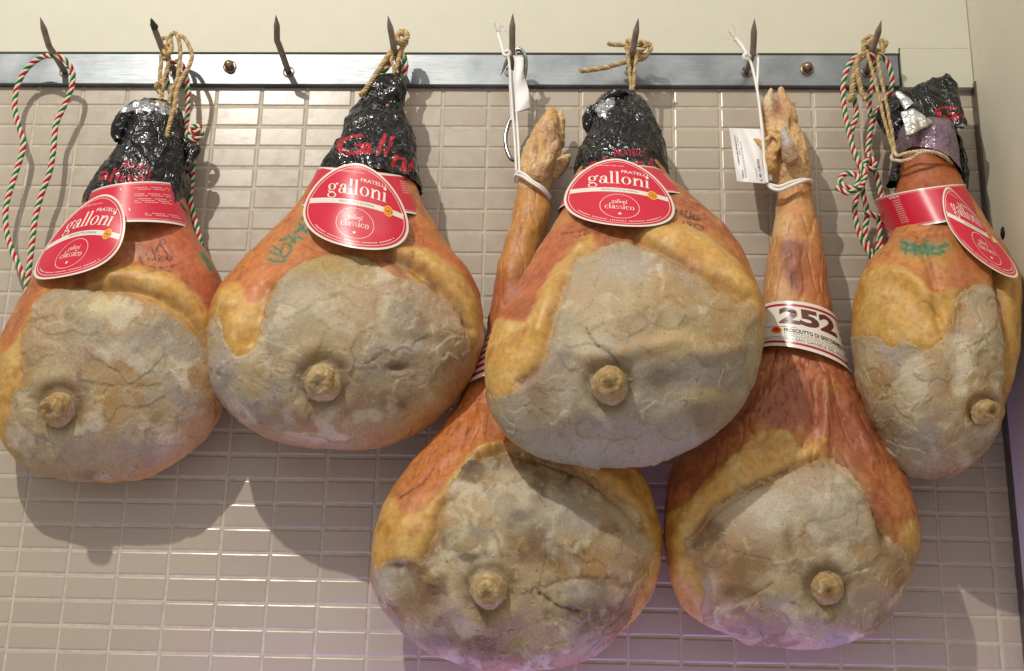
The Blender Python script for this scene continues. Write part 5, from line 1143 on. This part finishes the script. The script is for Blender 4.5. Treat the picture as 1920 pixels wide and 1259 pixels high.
twine([([(1630, 92, -.055), (1620, 84, -.058), (1624, 72, -.060), (1636, 70, -.058), (1632, 80, -.062), (1620, 86, -.062), (1622, 98, -.060), (1640, 96, -.05), (1656, 90, -.052), (1662, 80, -.054), (1652, 76, -.055), (1656, 96, -.056), (1652, 106, -.054)], 230, .0032),
       ([(1622, 104, -.062), (1610, 112, -.064), (1604, 130, -.064), (1600, 150, -.062), (1598, 170, -.060), (1594, 190, -.058)], 130, .0042),
       ([(1626, 100, -.064), (1612, 104, -.066), (1606, 122, -.068), (1610, 150, -.068), (1616, 172, -.068), (1622, 188, -.068)], 130, .0032),
       ([(1626, 96, -.066), (1632, 120, -.070), (1644, 165, -.076), (1656, 215, -.084), (1668, 260, -.092), (1676, 285, -.098)], 190, .0024),
       ([(1646, 100, -.060), (1648, 125, -.066), (1656, 165, -.074), (1664, 205, -.082), (1672, 245, -.09), (1678, 284, -.098)], 190, .0024)],
      'pale twine on the last hook, two long strands slanting down to the narrow ham')
twine([([(1676, 282, -.098), (1684, 292, -.106), (1706, 286, -.116), (1736, 284, -.124), (1764, 290, -.120), (1782, 304, -.105), (1786, 312, -.09)], 180, .0022),
       ([(1676, 286, -.098), (1672, 298, -.100), (1690, 302, -.112), (1712, 296, -.120), (1724, 288, -.126), (1750, 286, -.124), (1776, 298, -.112), (1784, 310, -.09)], 180, .0022)],
      'greyish twine wound twice round the neck of the narrow ham', mats=('jute_pale', 'jute_pale', 'white_back'))
# white cords
def cord(segs, label, rad=.0017, frayed=None, group='white cords holding the long-legged hams', cat='cord'):
    mb = MB()
    for pts, n, r_ in segs: mb.add(*tube(pp3(pts, n), r_ or rad, 12))
    if frayed:
        (x, y, z), (dx, dz), nn = frayed
        for k in range(nn):
            p = unp(x, y, z)+np.random.normal(0, .0008, 3); d = np.array([dx, np.random.normal(0, .2), dz])+np.random.normal(0, .12, 3)
            fray(mb, p, d, 1, .013+.006*random.random(), .00030)
    return tag(mb.build('white_cord', M['nylon'], None, True), label, cat, group)
cord([([(968, 322, -.060), (966, 280, -.060), (962, 220, -.060), (958, 160, -.062), (955, 120, -.064), (953, 104, -.066), (957, 96, -.066), (965, 97, -.060), (968, 110, -.058)], 120, None),
      ([(974, 322, -.062), (972, 270, -.060), (968, 200, -.058), (966, 140, -.058), (968, 106, -.060), (964, 96, -.062)], 100, None),
      ([(944, 100, -.066), (950, 96, -.068), (956, 98, -.068), (954, 104, -.066), (946, 104, -.066), (943, 96, -.066), (940, 84, -.064), (936, 72, -.062), (934, 62, -.06)], 80, .0022),
      ([(966, 342, -.050), (966, 330, -.060), (972, 323, -.064), (984, 328, -.070), (998, 340, -.072), (1014, 350, -.070), (1026, 362, -.062), (1031, 370, -.052)], 110, .0021),
      ([(969, 328, -.062), (980, 332, -.070), (996, 343, -.072), (1012, 353, -.070), (1024, 364, -.062), (1030, 373, -.05)], 90, .0018)],
     'white cord from the fifth hook to the trotter of the left long-legged ham', frayed=((934, 62, -.06), (-.25, 1.0), 16))
cord([([(1437, 344, -.075), (1433, 300, -.074), (1430, 260, -.072), (1424, 200, -.070), (1418, 160, -.068), (1408, 118, -.066), (1400, 108, -.068), (1398, 104, -.068)], 120, None),
      ([(1439, 344, -.075), (1434, 290, -.073), (1427, 220, -.070), (1420, 170, -.068), (1421, 135, -.066), (1421, 108, -.064), (1414, 98, -.060)], 120, None),
      ([(1404, 108, -.066), (1398, 112, -.068), (1395, 106, -.070), (1400, 102, -.070), (1405, 106, -.068), (1398, 98, -.068), (1392, 88, -.067), (1384, 78, -.066), (1378, 73, -.066)], 90, .0028),
      ([(1440, 348, -.066), (1444, 347, -.074), (1462, 350, -.082), (1484, 342, -.084), (1506, 337, -.080), (1518, 340, -.068), (1522, 346, -.056)], 120, .0021),
      ([(1440, 346, -.070), (1448, 354, -.078), (1462, 357, -.082), (1480, 350, -.084), (1500, 342, -.083), (1516, 338, -.076), (1523, 342, -.066), (1520, 350, -.054)], 120, .0021)],
     'white cord from the seventh hook to the trotter of the ham with the 252 band', frayed=((1378, 73, -.066), (-.5, .8), 8))
# S-hook of polished wire
mb = MB(); r_ = np.concatenate([np.linspace(.0003, .0026, 14), np.full(150, .0026), np.linspace(.0026, .0003, 10)])
mb.add(*tube(pp3([(939, 142, -.040), (944, 130, -.042), (952, 112, -.045), (962, 98, -.048), (974, 93, -.050), (984, 104, -.050), (986, 124, -.049), (982, 150, -.046), (974, 180, -.042), (964, 208, -.038), (954, 232, -.036), (948, 256, -.036), (950, 280, -.038), (958, 298, -.040), (968, 300, -.044), (978, 286, -.048), (988, 268, -.050)], len(r_)), r_, 14))
tag(mb.build('s_hook', M['wire'], None, True), 'bent steel wire S-hook with pointed ends hanging behind the rolled paper tag', 's-hook')
# paper tags
def paper(fn, name, label, texts=(), nu=24, nv=24, cat='paper tag'):
    sh = Sheet(fn); u = np.linspace(0, 1, nu)
    sh.strip(np.stack([u, 0*u], 1), np.stack([u, 0*u+1], 1), 'tag_paper', 0, nv)
    sh.strip(np.stack([u, 0*u], 1), np.stack([u, 0*u+1], 1), 'tag_paper', -2, nv)
    for t in texts: sh.text(*t)
    return tag(sh.build(name, None), label, cat)
def tagfn(u, v):      # card beside the second trotter, its text runs up the sheet
    p = np.array([1367, 240.])+u[..., None]*np.array([58, 3.])+v[..., None]*np.array([15, 100.])+(u*v)[..., None]*np.array([1, 2.])
    y = -.058-.006*u+.0022*np.sin(4*u+3*v)+.0015*np.sin(9*u-4*v)
    return unp(p[..., 0], p[..., 1], y)
def turned(sh_fn):
    return lambda u, v: sh_fn(v, 1-u)
mbt = Sheet(tagfn); u = np.linspace(0, 1, 24)
mbt.strip(np.stack([u, 0*u], 1), np.stack([u, 0*u+1], 1), 'tag_paper', 0, 24); mbt.strip(np.stack([u, 0*u], 1), np.stack([u, 0*u+1], 1), 'tag_paper', -2, 24)
mbt2 = Sheet(turned(tagfn)); mbt2.mb = mbt.mb; mbt2.mats = mbt.mats
for t in (('ALIMENTARE PROSCIUTTO', .30, .12, .86, .17, 'ink', 2, 0.01), ('Data   11/2023', .50, .20, .84, .24, 'grey_ink', 2), ('PROSCIUTTO SD DOP 16 MESI OO', .08, .28, .76, .33, 'grey_ink', 2), ('100064', .06, .19, .22, .25, 'ink', 2, .02),
          ('Confezionato', .06, .64, .28, .68, 'grey_ink', 2), ('L. 45 11/07/24', .04, .74, .44, .82, 'ink', 2, .025)): mbt2.text(*t)
tag(mbt.build('paper_tag', None), 'white printed paper tag reading L. 45 11/07/24 beside the right trotter', 'paper tag')
def rollfn(u, v):
    a = u*2*np.pi*.8-1.2
    p = np.array([971, 108.])+v[..., None]*np.array([9, 98.]) ; w = (10+4*v-2*np.sin(5*v))
    x = p[..., 0]+w*np.sin(a); yy = p[..., 1]+4*np.sin(a*1.3+v*3)
    return unp(x+1.2*np.sin(9*v+4*u), yy, -.066-.0045*np.cos(a)+.0015*np.sin(11*v+5*u))
paper(rollfn, 'paper_tag', 'rolled white paper tag hanging on the fifth hook', [('S.D. 16 MESI', .35, .35, .5, .38, 'ink', 2)], 40, 30)
def roll2(u, v):
    x = 953+14*u+8*v*.5; yy = 130+95*v+4*u
    return unp(x, yy, -.056+.003*np.sin(6*u+4*v))
paper(roll2, 'paper_tag', 'narrow white paper slip behind the cord of the fifth hook')

# ------------------------------------------------------------------ trotters
def blob_mesh(parts, voxel=.0011, smooth=3):
    """parts: list of (pts[(px,py,y,rpx)...]) capsules merged into one skin"""
    bm = bmesh.new()
    for pts in parts:
        C_ = catmull(np.array([[*unp(x, y, z), r*np.linalg.norm(unp(x+1, y, z)-unp(x, y, z))] for x, y, z, r in pts]), 40)
        V, F = tube(C_[:, :3], C_[:, 3], 20)
        vs = [bm.verts.new(v) for v in V]
        for f in F: bm.faces.new([vs[i] for i in f])
        for e in (0, -1):
            bmesh.ops.create_icosphere(bm, subdivisions=3, radius=float(C_[e, 3]), matrix=Matrix.Translation(Vector(C_[e, :3])))
    me = bpy.data.meshes.new('tmp'); bmesh.ops.recalc_face_normals(bm, faces=bm.faces); bm.to_mesh(me); bm.free()
    ob = bpy.data.objects.new('tmp', me); COL.objects.link(ob)
    r = ob.modifiers.new('r', 'REMESH'); r.mode = 'VOXEL'; r.voxel_size = voxel
    s_ = ob.modifiers.new('s', 'SMOOTH'); s_.iterations = smooth; s_.factor = .6
    bpy.context.view_layer.update(); ev = ob.evaluated_get(bpy.context.evaluated_depsgraph_get()); m2 = bpy.data.meshes.new_from_object(ev)
    n = len(m2.vertices); V = np.zeros(n*3); m2.vertices.foreach_get('co', V); V = V.reshape(-1, 3); Nn = np.zeros(n*3); m2.vertices.foreach_get('normal', Nn); Nn = Nn.reshape(-1, 3)
    F = [tuple(p.vertices) for p in m2.polygons]; bpy.data.objects.remove(ob); bpy.data.meshes.remove(me); bpy.data.meshes.remove(m2)
    return V, Nn, F
def trotter(key, parts, paint, seed, name='trotter', parent=None, voxel=.0010, rough=1.0):
    V, Nn, F = blob_mesh(parts, voxel); px, py = proj(V)
    h = fbm(V, .014, 4, seed)*.0026+fbm(V*np.array([1, 1, .4]), .006, 4, seed+1, ridged=True)*.0010*rough+fbm(V, .003, 3, seed+2)*.0005*rough
    A, dsp = paint(V, px, py); A = mixc(A, (110, 70, 42), sm(.15, .5, fbm(V*np.array([1, 1, .4]), .005, 4, seed+4))*.28*rough); A = mixc(A, (226, 196, 150), sm(.2, .5, fbm(V*np.array([1, 1, .4]), .004, 4, seed+5))*.45*rough); V = V+Nn*(h+dsp)[:, None]
    return mesh_ob(name, V, F, M['trotter'], parent or HAM[key], True, np.clip(A, .003, 1))
TAN = (210, 172, 122)
def paint1(V, px, py):
    A = np.tile(lin(TAN), (len(V), 1)); A = mixc(A, (218, 182, 128), sm(0, .5, fbm(V, .012, 4, 301))*.8); A = mixc(A, (150, 100, 62), sm(.05, .5, fbm(V, .010, 5, 302))*.7)
    A = mixc(A, (170, 120, 96), np.exp(-((px-1030)/22)**2-((py-260)/26)**2)*.7); A = mixc(A, (206, 150, 60), np.exp(-((px-1034)/8)**2-((py-208)/12)**2)*.9)
    A = mixc(A, (214, 184, 142), np.exp(-((px-1018)/26)**2-((py-305)/22)**2)*.6); A = mixc(A, (206, 160, 88), np.exp(-((px-1014)/8)**2-((py-272)/20)**2)*.8)
    A = mixc(A, (120, 74, 44), np.exp(-((px-1004)/5)**2-((py-275)/22)**2)*.6)
    return A, -.0035*np.exp(-((px-1003)/5)**2-((py-276)/20)**2)-.002*np.exp(-((px-1026)/4)**2-((py-280)/14)**2)
trotter('four', [[(998, 356, -.046, 29), (1004, 330, -.048, 33), (1012, 305, -.050, 36), (1020, 275, -.050, 33), (1024, 258, -.050, 26)], [(1020, 262, -.052, 26), (1028, 232, -.053, 18), (1035, 210, -.054, 8), (1037, 202, -.054, 3)],
                 [(1038, 264, -.040, 21), (1046, 236, -.040, 14), (1050, 216, -.040, 7), (1051, 209, -.040, 3)], [(1010, 322, -.066, 22), (1024, 300, -.074, 17), (1036, 282, -.080, 11), (1043, 268, -.083, 5)],
                 [(1040, 320, -.050, 16), (1052, 308, -.054, 13), (1063, 298, -.056, 8), (1069, 293, -.056, 3)], [(1004, 310, -.066, 9), (1010, 290, -.070, 8), (1018, 262, -.068, 6)], [(986, 345, -.046, 12), (1012, 350, -.048, 16)]], paint1, 310)
def paint2(V, px, py):
    A = np.tile(lin(TAN), (len(V), 1)); A = mixc(A, (220, 184, 128), sm(0, .5, fbm(V, .012, 4, 321))*.8); A = mixc(A, (150, 100, 60), sm(.05, .5, fbm(V, .010, 5, 322))*.6)
    g = lambda x, y, rx, ry: np.exp(-((px-x)/rx)**2-((py-y)/ry)**2)
    A = mixc(A, (206, 192, 168), g(1441, 180, 12, 22)*.8); A = mixc(A, (134, 78, 62), g(1458, 212, 18, 14)*.75); A = mixc(A, (120, 72, 50), g(1430, 222, 9, 18)*.7); A = mixc(A, (184, 128, 104), g(1466, 192, 14, 22)*.55)
    A = mixc(A, (140, 96, 62), g(1484, 230, 5, 14)*.9); A = mixc(A, (186, 148, 118), g(1480, 290, 22, 26)*.7); A = mixc(A, (220, 186, 122), g(1444, 256, 16, 18)*.7); A = mixc(A, (206, 150, 84), g(1450, 300, 16, 26)*.5)
    return A, -.0040*g(1484, 232, 4, 13)-.003*g(1437, 262, 6, 9)-.003*g(1455, 250, 14, 4)-.0025*g(1462, 300, 5, 14)
trotter('five', [[(1486, 350, -.050, 31), (1484, 325, -.052, 36), (1478, 295, -.054, 39), (1470, 265, -.054, 37), (1462, 244, -.054, 32)],
                 [(1446, 226, -.054, 18), (1440, 204, -.055, 13), (1443, 184, -.056, 9), (1446, 170, -.056, 4)], [(1475, 226, -.054, 20), (1472, 202, -.055, 15), (1466, 184, -.056, 10), (1465, 168, -.056, 5)],
                 [(1446, 310, -.068, 16), (1450, 285, -.076, 13), (1452, 262, -.078, 10), (1446, 252, -.078, 8)], [(1494, 330, -.056, 22), (1496, 290, -.062, 16), (1488, 255, -.066, 9)]], paint2, 330)
def paintc(V, px, py):
    A = np.tile(lin((188, 182, 174)), (len(V), 1)); A = mixc(A, (176, 140, 112), sm(262, 285, py)); return mixc(A, (150, 130, 116), sm(.1, .5, fbm(V, .006, 3, 340))*.5), np.zeros(len(V))
trotter('five', [[(1482, 296, -.086, 15), (1477, 275, -.090, 12), (1472, 256, -.094, 7), (1470, 236, -.096, 1.5)]], paintc, 341, 'dewclaw', voxel=.0008, rough=.5)
def paintr(V, px, py):
    A = np.tile(lin((206, 160, 96)), (len(V), 1)); return mixc(A, (224, 186, 130), sm(0, .5, fbm(V, .006, 3, 350))), np.zeros(len(V))
trotter('five', [[(1440, 320, -.066, 7), (1436, 300, -.068, 6), (1432, 280, -.068, 4), (1424, 268, -.066, 3), (1416, 262, -.064, 1.2)], [(1438, 262, -.084, 4), (1448, 254, -.088, 4), (1458, 262, -.088, 3.5), (1462, 276, -.086, 3), (1454, 284, -.084, 3)]], paintr, 351, 'torn_skin', voxel=.0007)
mb = MB()       # a wisp of twine caught on the second oval label
yw = float(depth_at('two', 674, 452)[0])-.012
for k in range(26):
    fray(mb, unp(674+random.uniform(-3, 5), 450+random.uniform(-4, 6), yw-.001*random.random()), (random.uniform(-1, 1), -.3, random.uniform(-1, 1)), 1, .006+.004*random.random(), .00028)
tag(mb.build('twine_scrap', M['jute'], None, True), 'tiny frayed scrap of twine stuck at the bottom of the second oval label', 'twine scrap')
